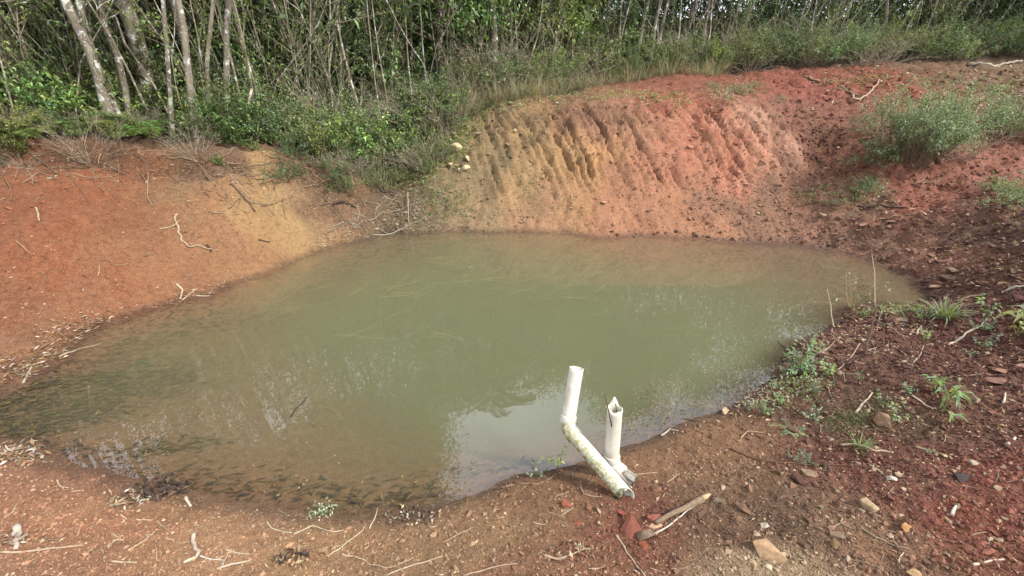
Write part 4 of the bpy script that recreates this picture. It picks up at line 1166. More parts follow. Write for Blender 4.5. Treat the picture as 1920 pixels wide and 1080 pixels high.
stick([(348, 934), (360, 950)], 7, 'stubby white chip of wood at the near waterline', (225, 210, 190), 'wood_chip', 'wood', n=5, wob=.1)
stick([(257, 974), (283, 976)], 3, 'tiny cream twig above the straight rising one', (212, 192, 160), 'twig', 'twig')
stick([(1370, 842), (1400, 856), (1450, 868), (1500, 872), (1560, 873), (1612, 874), (1645, 882), (1664, 896)], 5, 'long dark brown runner root sweeping across the right bank', (122, 88, 62), 'root', 'root', n=34, taper=.4)
stick([(1628, 870), (1645, 880), (1655, 890), (1661, 897)], 3, 'pale split root end beside a white pebble', (205, 190, 168), 'root', 'root')
stick([(1575, 834), (1605, 836), (1640, 846), (1675, 850)], 5.5, 'pale gnarled stick above the long runner root', (206, 182, 152), 'stick', 'stick', n=18, wob=.4)
stick([(1715, 838), (1750, 848), (1782, 858)], 5.5, 'straight grey-brown stick with a dark cracked side on the right bank', (165, 145, 112), 'stick', 'stick')
stick([(1605, 775), (1618, 757), (1635, 737)], 5, 'cream forked twig standing out on the mossy patch', (215, 196, 170), 'twig', 'twig')
stick([(1625, 757), (1632, 765), (1628, 772)], 3, 'small cream side twig touching the forked one', (215, 196, 170), 'twig', 'twig')
stick([(1710, 742), (1728, 754), (1750, 768)], 4.5, 'straight cream twig pointing at the large leafy plant', (215, 198, 172), 'twig', 'twig')
stick([(1780, 648), (1808, 630), (1835, 615), (1850, 598)], 5, 'long curved cream stick below the leafy plants on the far right', (214, 196, 168), 'stick', 'stick', n=18)
stick([(1793, 640), (1810, 626)], 3, 'short spur beside the long curved cream stick', (214, 196, 168), 'twig', 'twig')
stick([(1717, 628), (1727, 612)], 4, 'short upright cream twig above the small bright sprout', (214, 190, 160), 'twig', 'twig')
stick([(1877, 552), (1900, 540), (1925, 534)], 6, 'whitish branch lying at the right edge of the view', (205, 195, 180), 'stick', 'stick')
stick([(1790, 568), (1830, 556), (1862, 548)], 4, 'brownish twig left of the whitish branch at the right edge', (165, 135, 108), 'twig', 'twig')
stick([(1840, 505), (1880, 502), (1915, 492)], 4, 'tan twig on the dark red slope at the far right', (175, 145, 115), 'twig', 'twig')
stick([(1824, 1060), (1850, 1054), (1882, 1050)], 5, 'cream forked twig in the lower right corner', (220, 200, 175), 'twig', 'twig')
stick([(1684, 1056), (1688, 1045), (1694, 1036)], 3.5, 'small hooked cream twig in the lower right', (214, 196, 168), 'twig', 'twig')
stick([(1610, 990), (1640, 1008), (1675, 1022), (1705, 1032)], 4.5, 'long wavy grey root crossing the lower right bank', (178, 155, 130), 'root', 'root', n=22, wob=.6)
stick([(1576, 972), (1580, 982), (1600, 990)], 4, 'curled grey rootlet at the head of the long wavy one', (178, 155, 130), 'root', 'root', n=12, wob=.6)
stick([(1570, 1038), (1600, 1052), (1640, 1062)], 3, 'thin grey twig under the long wavy root', (165, 140, 118), 'twig', 'twig')
stick([(1785, 968), (1792, 950)], 7, 'bright white chip of wood on red soil, lower right', (232, 222, 205), 'wood_chip', 'wood', n=5, wob=.1)
stick([(1888, 836), (1903, 822)], 6, 'bright white chip of wood near the right edge', (235, 226, 210), 'wood_chip', 'wood', n=5, wob=.1)
stick([(1880, 757), (1884, 738)], 4.5, 'small white stick below the flat rocks at the right edge', (225, 210, 190), 'twig', 'twig', n=5)
stick([(1387, 823), (1400, 813), (1430, 812)], 3.4, 'thin arching straw twig on bare soil right of the pipes', (190, 160, 120), 'twig', 'twig', n=12, arch=.02)
stick([(1182, 890), (1205, 889), (1232, 888)], 4, 'straight tan twig beside the torn pipe end', (200, 175, 140), 'twig', 'twig')
stick([(1250, 905), (1262, 897), (1274, 888)], 3, 'small tan twig to the right of the pipe ends', (190, 160, 125), 'twig', 'twig')
stick([(1088, 914), (1096, 928), (1128, 932)], 3.5, 'bent pale twig lying under the sloping pipe', (190, 168, 140), 'twig', 'twig')
stick([(1070, 895), (1085, 920), (1110, 935), (1120, 950)], 2.4, 'fine brown twig crossing beneath the sloping pipe', (120, 92, 70), 'twig', 'twig')
stick([(1040, 934), (1060, 925), (1075, 915)], 2.6, 'short straw twig left of the red chips', (190, 160, 130), 'twig', 'twig')
stick([(1052, 968), (1064, 960), (1075, 953)], 3.4, 'short grey twig in front of the small red chips', (185, 165, 140), 'twig', 'twig')
stick([(940, 915), (975, 907), (1010, 908), (1045, 890)], 4, 'thin brown root along the waterline left of the pipes', (170, 135, 105), 'root', 'root', n=16)
stick([(1240, 818), (1255, 806), (1272, 808)], 5, 'bleached forked twig at the waterline right of the pipes', (205, 192, 172), 'twig', 'twig')
stick([(1283, 786), (1305, 790), (1332, 792)], 4, 'thin dark twig lying across the waterline', (120, 100, 84), 'twig', 'twig')
stick([(1510, 735), (1530, 728), (1552, 722), (1558, 744)], 3, 'tan twig right of the small bright shoot', (175, 140, 110), 'twig', 'twig')
# twigs on the debris spit at the right shore
stick([(1622, 598), (1650, 616), (1675, 630), (1698, 640)], 3.4, 'long thin grey twig slanting down over the debris spit', (160, 135, 112), 'twig', 'twig', arch=.05)
stick([(1540, 664), (1556, 650), (1565, 638)], 3, 'short grey twig in the debris at the right shore', (170, 150, 125), 'twig', 'twig')
stick([(1620, 668), (1625, 640), (1630, 610)], 4.5, 'dark upright forked twig on the debris spit', (96, 66, 52), 'twig', 'twig', hs=[0, .12, .26])
stick([(1625, 628), (1648, 638), (1655, 650)], 2.4, 'dark side twig of the debris spit hanging right', (110, 80, 62), 'twig', 'twig', hs=[.14, .1, 0])
stick([(1562, 614), (1550, 590), (1541, 572)], 3, 'thin leaning reed stalk breaking the water near the spit', (180, 165, 140), 'reed_stalk', 'reed', hs=[0, .12, .2])
stick([(1641, 571), (1630, 540), (1620, 515)], 2.6, 'tall thin reed stalk standing at the tip of the spit', (190, 165, 130), 'reed_stalk', 'reed', hs=[0, .16, .3])
stick([(1490, 682), (1475, 665), (1455, 650)], 5, 'dark knotty snag poking from the right shore into the water', (60, 46, 38), 'snag', 'stick', hs=[0, .03, .05])
stick([(1440, 698), (1460, 690), (1474, 680)], 3, 'pale grey twig below the dark knotty snag', (170, 152, 130), 'twig', 'twig')
# left bank
stick([(432, 346), (452, 366), (480, 400)], 5, 'dark curved stick sliding down the left bank', (104, 82, 66), 'stick', 'stick')
stick([(425, 330), (450, 350), (470, 375)], 3.4, 'pale root running beside the dark stick on the left bank', (190, 165, 135), 'root', 'root')
stick([(334, 402), (330, 430), (340, 452), (356, 466), (398, 468)], 5, 'looped pale root on the middle of the left bank', (196, 172, 140), 'root', 'root', n=24, wob=.5)
stick([(300, 430), (320, 426), (337, 412)], 3.4, 'thin pale root joining the looped one from the left', (196, 172, 140), 'root', 'root')
stick([(388, 460), (398, 474)], 6, 'short dark stub at the end of the looped root', (92, 72, 58), 'stick', 'stick', n=5)
stick([(330, 534), (342, 545), (340, 562)], 5, 'cream hooked root near the left waterline', (210, 190, 160), 'root', 'root', n=12)
stick([(341, 563), (356, 552), (370, 542)], 3, 'thin cream root leaning right at the left waterline', (205, 182, 150), 'root', 'root')
stick([(330, 533), (358, 527)], 3, 'thin brownish twig above the cream hooked root', (170, 130, 95), 'twig', 'twig')
stick([(362, 554), (394, 556)], 3.6, 'short pale twig lying flat at the left waterline', (205, 190, 165), 'twig', 'twig', n=6)
stick([(31, 453), (48, 468), (60, 480)], 3.4, 'thin twig alone on bare orange clay at the far left', (176, 136, 100), 'twig', 'twig')
stick([(67, 390), (72, 402), (73, 416)], 3.8, 'short pale twig on the upper left bank', (205, 182, 150), 'twig', 'twig')
stick([(184, 520), (188, 500), (186, 497)], 2.6, 'tiny straw on the middle left bank', (196, 160, 125), 'twig', 'twig', n=6)
stick([(484, 450), (505, 455)], 4.5, 'small dark twig above the left waterline', (96, 76, 62), 'twig', 'twig', n=6)
stick([(110, 670), (150, 655), (190, 645)], 3.6, 'long straw stick in the drift line on the left shore', (196, 178, 150), 'stick', 'stick')
stick([(45, 720), (55, 700), (60, 685)], 4, 'upright pale twig in the drift line at the far left', (190, 175, 152), 'twig', 'twig')
stick([(625, 386), (640, 384), (668, 392)], 6, 'dark curved root arching out of the corner bank', (90, 76, 66), 'root', 'root', n=14, arch=.06)
stick([(660, 398), (700, 420), (740, 440)], 3.4, 'long grey twig running down into the debris corner', (165, 150, 130), 'twig', 'twig')
stick([(690, 415), (720, 395), (770, 385), (800, 378)], 3.4, 'grey twig lying across the debris corner', (165, 150, 130), 'twig', 'twig')
stick([(700, 440), (760, 424), (800, 405)], 3, 'pale twig at the foot of the debris corner', (188, 174, 150), 'twig', 'twig')
stick([(766, 372), (766, 400), (767, 424)], 3, 'straight pale twig standing in the debris corner', (188, 174, 150), 'twig', 'twig', hs=[.1, .05, 0])
# far bank and right top
stick([(1592, 182), (1600, 196), (1618, 188), (1635, 172), (1648, 150)], 4, 'pale curved branch on red soil below the wood edge', (200, 178, 150), 'branch', 'branch', n=18, arch=.05)
stick([(1812, 125), (1850, 122), (1885, 124), (1916, 117)], 6, 'bleached branch lying under the bushes at the top right', (205, 190, 165), 'branch', 'branch', n=18)
stick([(1510, 145), (1525, 152), (1536, 154)], 7, 'flat tan piece of wood at the rim of the far bank', (190, 158, 125), 'wood_piece', 'wood', n=6)
stick([(1570, 160), (1600, 175), (1625, 180)], 3, 'thin grey twig left of the pale curved branch', (160, 140, 118), 'twig', 'twig')
stick([(1425, 300), (1440, 312), (1380, 335)], 3, 'thin bent twig at the foot of the dug bank', (180, 150, 125), 'twig', 'twig')
stick([(1600, 383), (1650, 384), (1700, 388)], 5, 'dark twig lying in the litter right of the hollow', (110, 85, 70), 'twig', 'twig')
stick([(1645, 410), (1690, 404), (1740, 410)], 3.4, 'tan twig lower in the litter right of the hollow', (170, 140, 112), 'twig', 'twig')
stick([(820, 245), (845, 244)], 4.5, 'dark stub jutting from the overgrown slope', (56, 48, 42), 'stick', 'stick', n=5, hs=[.1, .14])
stick([(790, 222), (812, 245), (826, 262)], 4, 'dark bent branch hanging on the overgrown slope', (70, 60, 52), 'branch', 'branch', hs=[.3, .2, .05])
# snags and standing stubs in the left wood
for a, b, c, w_, l in [((210, 266), (175, 202), 0, 7, 'short leaning stub of a dead stem in front of the left trunks'), ((147, 190), (136, 168), .3, 7, 'broken pale stub behind the leftmost trunk'),
                    ((458, 232), (472, 166), .1, 6, 'straight pale dead stick standing at the edge of the leafy slope'), ((228, 300), (215, 215), .0, 3, 'thin pale sapling stem in front of the thickest trunk'),
                    ((262, 260), (300, 255), .0, 4, 'dead stick leaning behind the yellow-green bush')]:
    Y0 = 7.05 + c * 3
    p0, p1 = PY(a[0], a[1], Y0), PY(b[0], b[1], Y0 + .1)
    base = p0.copy(); base[2] = min(p0[2], H1(p0[0], p0[1])) - .05
    mb = MB(); tube(mb, np.array([base, p0 * .5 + base * .5, p0, p0 * .5 + p1 * .5, p1]) - base, np.array([1, 1, 1, .9, .75]) * w_ / 2 * 7 / FPX, lin((185, 172, 148)) * .5, 7, True, .06)
    o = mb.build('snag', M_BARK); o.location = base; tag(o, l, 'stem')
# stick standing in the torn pipe, and a dark blade inside it
for a, b, l in [((1134, 739), (1147, 800), 'dark-tipped stick standing in the torn pipe, leaning out to the left'), ((1154, 757), (1160, 790), 'thin dark stick inside the torn pipe at the right')]:
    yb = e2[1] + (.015 if a[0] > 1150 else -.01)
    p1, p0 = PY(a[0], a[1], yb + .015), PY(b[0], b[1], yb)
    p0[0] = np.clip(p0[0], t2[0] - .026, t2[0] + .02)
    mb = MB(); tube(mb, np.array([p0, (p0 + p1) / 2 + [.001, 0, 0], p1]) - p0, [.0035, .0033, .003], lin((92, 70, 52)) * .7, 6)
    o = mb.build('stick', M_STICK); o.location = p0; tag(o, l, 'stick')
# thin dark branch sticking out of open water
p0 = Pz(545, 782, -.02); p1 = PY(574, 744, p0[1] + .1)
mb = MB(); tube(mb, np.array([p0, p0 * .6 + p1 * .4 + [-.01, 0, 0], p0 * .25 + p1 * .75 + [.01, 0, 0], p1]) - p0, [.005, .004, .004, .003], lin((50, 42, 36)), 6)
o = mb.build('twig', M_STICK); o.location = p0; tag(o, 'dark crooked twig poking up from the open water', 'twig')
# exposed roots hanging over the left bank and lying about on it
def small_roots(n, x0, x1, y0, y1, down, label, group, w=(1.2, 3.2), colr=(158, 132, 104), spread=1.0, name='root', L=(20, 90)):
    for k in range(n):
        x, y = rng.uniform(x0, x1), rng.uniform(y0, y1); a = rng.normal(*down); ln = rng.uniform(*L); pts = [(x, y)]
        for j in range(3):
            a += rng.normal(0, .38) * spread; x += math.cos(a) * ln / 3; y += math.sin(a) * ln / 3 * .8; pts.append((x, min(y, 1085)))
        g = [G(*q) for q in pts]
        if min(q[2] for q in g) < .005 or max(q[1] for q in g) > 18: continue
        stick(pts, rng.uniform(*w), label, tuple(np.clip(np.array(colr) * rng.uniform(.75, 1.15), 0, 255)), name, 'root' if name == 'root' else 'twig', group=group, n=9, wob=.16)
small_roots(60, -10, 640, 286, 330, (.9, .7), 'thin root trailing down from the crumbling edge of the left bank', 'roots trailing over the left bank edge')
small_roots(64, 380, 740, 300, 400, (.3, .7), 'thin tangled root on the shaded end of the left bank', 'tangled roots at the end of the left bank')
small_roots(14, 0, 420, 340, 520, (1.0, .8), 'small rootlet on the bare orange clay of the left bank', 'rootlets on the bare left bank', L=(10, 30), w=(1.5, 2.5))
small_roots(52, 640, 830, 350, 432, (.4, 1.3), 'grey twig in the debris heap at the corner of the pond', 'twigs in the corner debris', colr=(165, 152, 132), name='twig', w=(1.2, 2.6), L=(20, 70))
small_roots(34, 0, 1350, 930, 1070, (.0, .6), 'small straw-coloured twig lying on the near bank', 'small twigs on the near bank', colr=(205, 180, 148), name='twig', L=(12, 45), w=(1.6, 3))
small_roots(40, 1420, 1900, 640, 1060, (.4, .8), 'small twig lying on the red right bank', 'small twigs on the right bank', colr=(180, 152, 125), name='twig', L=(12, 45), w=(1.6, 3))
small_roots(44, 1480, 1720, 585, 700, (.2, .8), 'bleached twig in the debris along the right shore', 'twigs along the right shore', colr=(185, 165, 142), name='twig', L=(20, 60), w=(1.6, 3))
small_roots(14, 880, 1500, 200, 420, (.8, .8), 'small dead twig on the far dug bank', 'twigs on the far dug bank', colr=(170, 140, 112), name='twig', L=(10, 30), w=(1.5, 2.4))
small_roots(14, 1480, 1900, 340, 500, (.2, .8), 'dead twig in the litter on the right slope', 'twigs on the right slope', colr=(170, 140, 115), name='twig', L=(15, 50), w=(1.6, 2.8))

# ------------------------------------------------------------------ stones
def stone(px, py, wpx, hpx, colr, label, ang=0.0, flat=.4, tilt=(0, 0), sink=.3, name='stone', group=None, cat='stone', depth=None, mottle=.15):
    g = G(px, py + hpx * .25); d = np.linalg.norm(g - [0, 0, CAMH]); k = d * .96 / FPX
    import bmesh
    bm = bmesh.new()
    pts = rvec(12); pts = np.sign(pts) * np.abs(pts) ** .8
    sx = wpx / 2 * k; sy = (depth if depth else hpx / 2 * 1.25 * k); sz = min(sx, sy) * flat * 1.3
    for q in pts * [sx, sy, sz]: bm.verts.new(q)
    bmesh.ops.convex_hull(bm, input=bm.verts)
    for v in [v for v in bm.verts if not v.link_faces]: bm.verts.remove(v)
    bmesh.ops.bevel(bm, geom=bm.edges[:], offset=min(sx, sy, sz) * .12, segments=1, affect='EDGES')
    bmesh.ops.triangulate(bm, faces=bm.faces)
    bmesh.ops.subdivide_edges(bm, edges=bm.edges[:], cuts=1)
    me = bpy.data.meshes.new(name)
    for v in bm.verts:
        v.co *= 1 + .06 * float(fbm(np.array([v.co.x / sx * 1.5 + px]), np.array([v.co.y / sy * 1.5 + v.co.z / sz]), 3, 7)[0])
    bm.to_mesh(me); bm.free()
    n = len(me.vertices); at = me.color_attributes.new('Col', 'FLOAT_COLOR', 'POINT')
    c = lin(colr) * .46 * rng.uniform(1 - mottle, 1 + mottle, (n, 1))
    at.data.foreach_set('color', np.concatenate([c, np.ones((n, 1))], 1).astype(np.float32).ravel())
    me.materials.append(M_STONE)
    o = link(name, me); o.location = (g[0], g[1], g[2] + sz * (1 - 2 * sink)); o.rotation_euler = (tilt[0], tilt[1], ang)
    return tag(o, label, cat, group)
stone(1441, 1034, 54, 27, (205, 168, 128), 'long pointed cream and orange stone propped up near the bottom edge', -.95, .4, (0.35, .12), .15)
stone(1186, 984, 44, 44, (146, 84, 64), 'large flat brick-red slab of clay below the pipe ends', .3, .22, (.35, -.15), .25)
stone(1170, 962, 14, 22, (160, 86, 64), 'narrow red chip leaning on the large brick-red slab', .9, .4)
stone(1229, 970, 32, 22, (166, 100, 78), 'rounded red slab against the broken branch', .2, .35, (.2, .1))
stone(1228, 983, 30, 9, (214, 172, 140), 'pale pinkish flake under the rounded red slab', .2, .25)
stone(1212, 1003, 34, 22, (142, 122, 100), 'grey-tan angular stone left of the white twig', -.2, .5)
stone(1208, 1021, 18, 18, (160, 88, 62), 'small orange-red chip below the grey-tan stone', .5, .4)
stone(1062, 943, 17, 16, (168, 94, 70), 'small bright red chip left of the sloping pipe', .8, .5)
stone(1083, 979, 15, 9, (156, 86, 66), 'tiny red flake below the small bright red chip', .1, .4)
stone(1104, 948, 18, 14, (160, 110, 78), 'brown chip right of the small bright red chip', .4, .4)
stone(1355, 938, 34, 13, (128, 114, 94), 'flat grey oval stone right of the broken branch', -.05, .35)
stone(1391, 952, 32, 18, (132, 100, 76), 'brown stone beside the flat grey oval one', -.5, .4)
stone(1434, 984, 17, 10, (205, 192, 170), 'small whitish stone above the long cream and orange one', .2, .5)
stone(1441, 1062, 15, 10, (220, 200, 165), 'cream pebble at the foot of the long pointed stone', -.6, .5)
stone(1627, 947, 24, 20, (196, 168, 132), 'squarish tan stone in the middle of the right bank', .3, .6)
stone(1698, 989, 16, 12, (200, 148, 92), 'small orange-tan pebble right of the squarish stone', .4, .6)
stone(1570, 1003, 28, 12, (150, 124, 98), 'tan wedge stone below the squarish one', -.2, .4)
stone(1566, 1020, 14, 12, (170, 135, 98), 'round tan pebble under the wedge stone', 0, .7)
stone(1760, 1048, 18, 12, (158, 104, 80), 'dull pinkish pebble in the lower right', 0, .6)
stone(1712, 1072, 14, 16, (205, 170, 120), 'yellowish chip at the bottom edge, lower right', .9, .5)
stone(1803, 894, 32, 13, (66, 54, 54), 'dark grey oval stone on bright red soil', 0, .4)
stone(1673, 898, 15, 10, (226, 214, 196), 'white pebble at the split root end', -.5, .5)
stone(1517, 886, 32, 14, (160, 132, 104), 'flat tan rock in the middle of the right bank', -.25, .35)
stone(1495, 897, 18, 22, (105, 68, 52), 'dark brown clod under the flat tan rock', .2, .7)
stone(1652, 792, 20, 22, (190, 150, 120), 'upright pale-faced block below the small broad-leaved plants', .4, .9, (0, 0), .15)
stone(1484, 806, 20, 14, (120, 90, 66), 'brown clod at the base of the fern', 0, .7)
stone(1512, 832, 24, 10, (150, 110, 82), 'flat reddish stone above the low light-leaved plant', -.2, .3)
stone(1824, 868, 12, 8, (206, 190, 165), 'pale pebble right of the grey-brown stick', 0, .6)
stone(1695, 599, 34, 14, (192, 158, 130), 'large flat pinkish rock in the debris spit', .35, .4)
stone(1665, 600, 18, 14, (120, 84, 70), 'brown rock left of the large flat pinkish one', 0, .6)
stone(1878, 713, 44, 14, (140, 100, 82), 'wide flat brown rock at the right edge', -.05, .4)
stone(1884, 695, 30, 10, (176, 132, 108), 'flat pinkish rock stacked behind the wide brown one', -.1, .35)
stone(1918, 686, 24, 9, (172, 128, 106), 'thin pinkish flake cut off by the right edge', .2, .3)
stone(1785, 506, 26, 12, (150, 120, 100), 'grey-pink stone on the red slope near the right shore', 0, .6)
stone(1758, 536, 30, 9, (190, 152, 128), 'flat pale stone close to the right tip of the pond', 0, .35)
stone(1774, 521, 24, 12, (110, 82, 66), 'brown stone above the flat pale one', 0, .5)
stone(1741, 521, 12, 8, (140, 110, 92), 'small stone left of the brown one near the right shore', 0, .5)
stone(1675, 415, 26, 9, (150, 118, 95), 'flat stone in the litter of the right slope', 0, .4)
stone(1622, 422, 18, 10, (170, 130, 105), 'small pinkish stone above the far right shore', 0, .5)
stone(1542, 402, 12, 9, (190, 160, 130), 'small pale stone halfway up the far right slope', 0, .6)
stone(1420, 400, 8, 6, (205, 180, 150), 'tiny cream stone above the far shore', 0, .6)
stone(1132, 378, 14, 7, (205, 170, 130), 'small cream stone on the slope above the far shore', 0, .5)
stone(1835, 340, 18, 7, (140, 100, 84), 'flat brown stone on the trodden ridge at the right', 0, .4)
stone(857, 276, 28, 16, (228, 208, 160), 'largest cream boulder on the knob beside the overgrown slope', -.1, .7)
stone(876, 297, 13, 13, (232, 216, 172), 'square cream stone right below the largest boulder', .3, .8)
stone(875, 315, 17, 12, (236, 220, 178), 'bright wedge-shaped cream stone low on the knob', .4, .7)
stone(860, 317, 8, 8, (230, 212, 170), 'little cream stone left of the wedge-shaped one', 0, .7)
stone(842, 306, 16, 18, (200, 178, 140), 'dull cream stone left of the square one', .2, .6)
stone(851, 250, 10, 8, (210, 194, 160), 'small cream stone above the largest boulder', 0, .6)
stone(898, 250, 22, 5, (205, 178, 135), 'flat cream slab set in the upper dug bank', 0, .5)
stone(906, 235, 8, 5, (214, 196, 150), 'tiny cream stone above the flat slab', 0, .6)
stone(965, 245, 9, 7, (228, 210, 160), 'left of two small cream stones high in the dug bank', .2, .7)
stone(978, 249, 7, 9, (225, 210, 175), 'right of two small cream stones high in the dug bank', .2, .7)
stone(958, 193, 14, 5, (225, 215, 190), 'white stone on the rim among green weeds', 0, .6)
stone(1043, 193, 11, 4, (225, 215, 195), 'white stone on the rim among dry grass', 0, .6)
stone(958, 294, 9, 7, (120, 128, 100), 'small greenish stone in the middle of the dug bank', 0, .7)
stone(1570, 277, 8, 4, (228, 205, 190), 'tiny white stone above the hollow', 0, .6)
for k in range(30):
    x, y = rng.normal(765, 42), rng.normal(398, 24)
    if y < 345 or G(x, y)[2] < .02: continue
    stone(x, y, rng.uniform(5, 11), rng.uniform(4, 8), tuple(np.array((200, 188, 160)) * rng.uniform(.65, 1.1)), 'small pale stone in the debris at the corner of the pond', rng.uniform(0, 3), .6, group='pale stones in the corner debris')
for k in range(22):
    x, y = rng.uniform(860, 1000), rng.uniform(225, 420)
    stone(x, y, rng.uniform(4, 7), rng.uniform(3, 6), tuple(np.array((200, 175, 135)) * rng.uniform(.65, 1.1)), 'small stone sticking from the left part of the dug bank', rng.uniform(0, 3), .6, group='small stones in the dug bank')
for k in range(36):
    x, y = rng.uniform(1420, 1900), rng.uniform(860, 1070)
    stone(x, y, rng.uniform(6, 13), rng.uniform(4, 9), tuple(np.array([(190, 165, 135), (140, 100, 78), (165, 120, 95)][k % 3]) * rng.uniform(.7, 1.1)), 'small pebble lying on the lower right bank', rng.uniform(0, 3), .6, group='pebbles on the lower right bank')
for k in range(30):
    x, y = rng.uniform(1640, 1915), rng.uniform(430, 560)
    if G(x, y)[2] < .03: continue
    stone(x, y, rng.uniform(7, 16), rng.uniform(4, 8), tuple(np.array([(150, 112, 92), (115, 78, 64)][k % 2]) * rng.uniform(.8, 1.1)), 'brownish stone on the red slope right of the pond', rng.uniform(0, 3), .5, group='stones on the red right slope')
for k in range(12):
    x, y = rng.uniform(1120, 1420), rng.uniform(435, 448)
    p = Pz(x, y, 0.0); q = (x, y - 3)
    stone(q[0], q[1], rng.uniform(5, 11), rng.uniform(4, 7), (105, 82, 62), 'dark wet clod along the far waterline', rng.uniform(0, 3), .6, group='wet clods along the far waterline')

# ------------------------------------------------------------------ plants on the near and right banks
def plant(px, py, hpx, me, label, cat='plant', name='plant', parts=('stems', 'foliage'), hm=1.0, rz=None, at=None):
    g = G(px, py) if at is None else at
    d = np.linalg.norm(g - [0, 0, CAMH]); h = hpx * d * .82 / FPX / .9
    if isinstance(me, tuple): return place_two(name, me, g, label, cat, None, rz, h / hm, parts)
    o = link(name, me); o.location = g; o.scale = (h / hm,) * 3; o.rotation_euler = (0, 0, rng.uniform(0, 6)); return tag(o, label, cat)
GG = lin((112, 130, 92)); BR = lin((116, 138, 70)); BLU = lin((106, 124, 104))
# the two big shrubs on the mound at right and their neighbours
S1 = bush_meshes('s', 1.0, .42, 36, 9000, .036, .012, (GG, GREY, BR), [.45, .35, .2], .85, lo=.4, twigs=7, sr=.006, base_r=.16)
S2 = bush_meshes('s', 1.0, .55, 30, 6500, .036, .012, (GG, GREEN, GREY), None, .7, twigs=6, sr=.006, base_r=.25)
S3 = bush_meshes('s', 1.0, .6, 16, 1800, .04, .012, (GREY, GG), None, .8, twigs=5, sr=.005, base_r=.1)
S4 = bush_meshes('s', 1.0, .75, 30, 120, .03, .01, (GREY, DRYC), None, .6, twigs=8, sr=.006, base_r=.12, stemc=(150, 125, 108))
S5 = bush_meshes('s', 1.0, .9, 22, 3600, .05, .02, (DEEP, GREEN, BLU), None, .55, twigs=5, base_r=.2)
plant(1710, 306, 116, S1, 'largest bushy grey-green shrub on the mound at the right', 'shrub', 'shrub')
plant(1738, 298, 80, S1, 'bright green shrub growing into the right side of the largest one', 'shrub', 'shrub', rz=2.2)
plant(1672, 300, 70, S5, 'low dark green leafy shrub at the foot of the largest shrub', 'shrub', 'shrub')
plant(1874, 266, 72, S2, 'wide feathery green shrub at the right edge beyond the largest one', 'shrub', 'shrub')
plant(1910, 262, 58, S2, 'feathery shrub cut off by the right edge of the view', 'shrub', 'shrub', rz=1.1)
plant(1642, 242, 62, S3, 'thin upright grey-green shrub left of the largest shrub', 'shrub', 'shrub')
plant(1608, 250, 34, S3, 'small pale grey-green shrub on the rim of the hollow', 'shrub', 'shrub')
plant(1752, 240, 62, S3, 'narrow grey-green shrub rising behind the largest one', 'shrub', 'shrub')
plant(1680, 292, 80, S4, 'bare brown twiggy shrub in front of the largest one, on its left', 'shrub', 'twiggy_shrub')
plant(1800, 298, 60, S4, 'tangle of bleached bare twigs right of the largest shrub', 'shrub', 'twiggy_shrub')
plant(1622, 362, 30, S3, 'low grey-green weed below the hollow', 'weed', 'weed')
plant(1908, 378, 48, S5, 'dark leafy bush at the right edge below the trodden ridge', 'shrub', 'shrub')
plant(1870, 362, 28, S5, 'small leafy weed left of the dark bush at the right edge', 'weed', 'weed')
plant(1390, 178, 26, S3, 'small grey-green shrub on the red soil at the rim', 'shrub', 'shrub')
plant(1340, 168, 18, S3, 'tiny weed left of the shrub on the red rim', 'weed', 'weed')
plant(1460, 192, 14, S3, 'flat grey weed on the red soil right of the rim shrub', 'weed', 'weed')
# dark stakes between the shrubs
for a, b, l in [((1780, 225), (1785, 183), 'left of two charred stakes among the shrubs'), ((1790, 222), (1796, 187), 'right of two charred stakes among the shrubs')]:
    p = G(1785, 262); p0, p1 = PY(a[0], a[1], p[1]), PY(b[0], b[1], p[1] + .05)
    base = p0.copy(); base[2] = H1(p0[0], p0[1]) - .05
    mb = MB(); tube(mb, np.array([base, (base + p1) / 2, p1]) - base, [.026, .022, .016], lin((46, 38, 36)), 7, True, .08)
    o = mb.build('charred_stake', M_STICK); o.location = base; tag(o, l, 'stake')
# near right bank plants
GT = grass_mesh('g', 85, .26, .010, .07, (GG, GREEN, BLU * 1.1), .3)
plant(1768, 592, 42, GT, 'thick tuft of broad grass blades on the red bank near the pond tip', 'grass tuft', 'grass_tuft', hm=.24)
BL1 = bush_meshes('p', 1.0, .42, 7, 46, .42, .10, (BR, GG, lin((116, 132, 66))), None, .9, .55, 0, (110, 110, 60), .04, .012, .45, grav=.06, outward=.01)
BL2 = bush_meshes('p', 1.0, .5, 6, 40, .28, .12, (GG, BR), None, .9, .4, 1, (110, 110, 70), .05, .012, .3, outward=.01)
BL3 = bush_meshes('p', 1.0, .55, 9, 210, .13, .05, (GG, BR, BLU), None, .9, .3, 2, (100, 96, 66), .05, .01, .2, outward=.01)
BL4 = bush_meshes('p', 1.0, .5, 6, 60, .2, .15, (BLU, GG), None, .7, .3, 1, (100, 96, 66), .05, .01, .3, outward=.01)
plant(1768, 766, 52, BL1, 'largest leafy plant on the right bank, with long drooping light leaves', rz=.3)
plant(1748, 728, 24, BL1, 'fan of yellow-green leaves behind the largest leafy plant')
plant(1905, 628, 50, BL1, 'tall leafy plant with bright long leaves at the right edge')
plant(1836, 590, 28, BL2, 'small bright plant left of the tall one at the right edge')
plant(1842, 620, 26, BL4, 'small plant with bluish round leaves below the bright one')
plant(1846, 652, 24, BL4, 'low plant with round leaves farther down by the right edge')
plant(1504, 700, 62, BL3, 'narrow upright leafy shoot at the right shore of the pond')
plant(1486, 696, 44, BL3, 'pale leafy shoot leaning over the water at the right shore')
plant(1520, 655, 34, BL3, 'small grey-leaved shoot at the head of the right shore debris')
plant(1553, 708, 32, BL2, 'little bright green plant right of the narrow shoot')
plant(1524, 738, 26, BL3, 'dark little sprig on a bare stem below the narrow shoot')
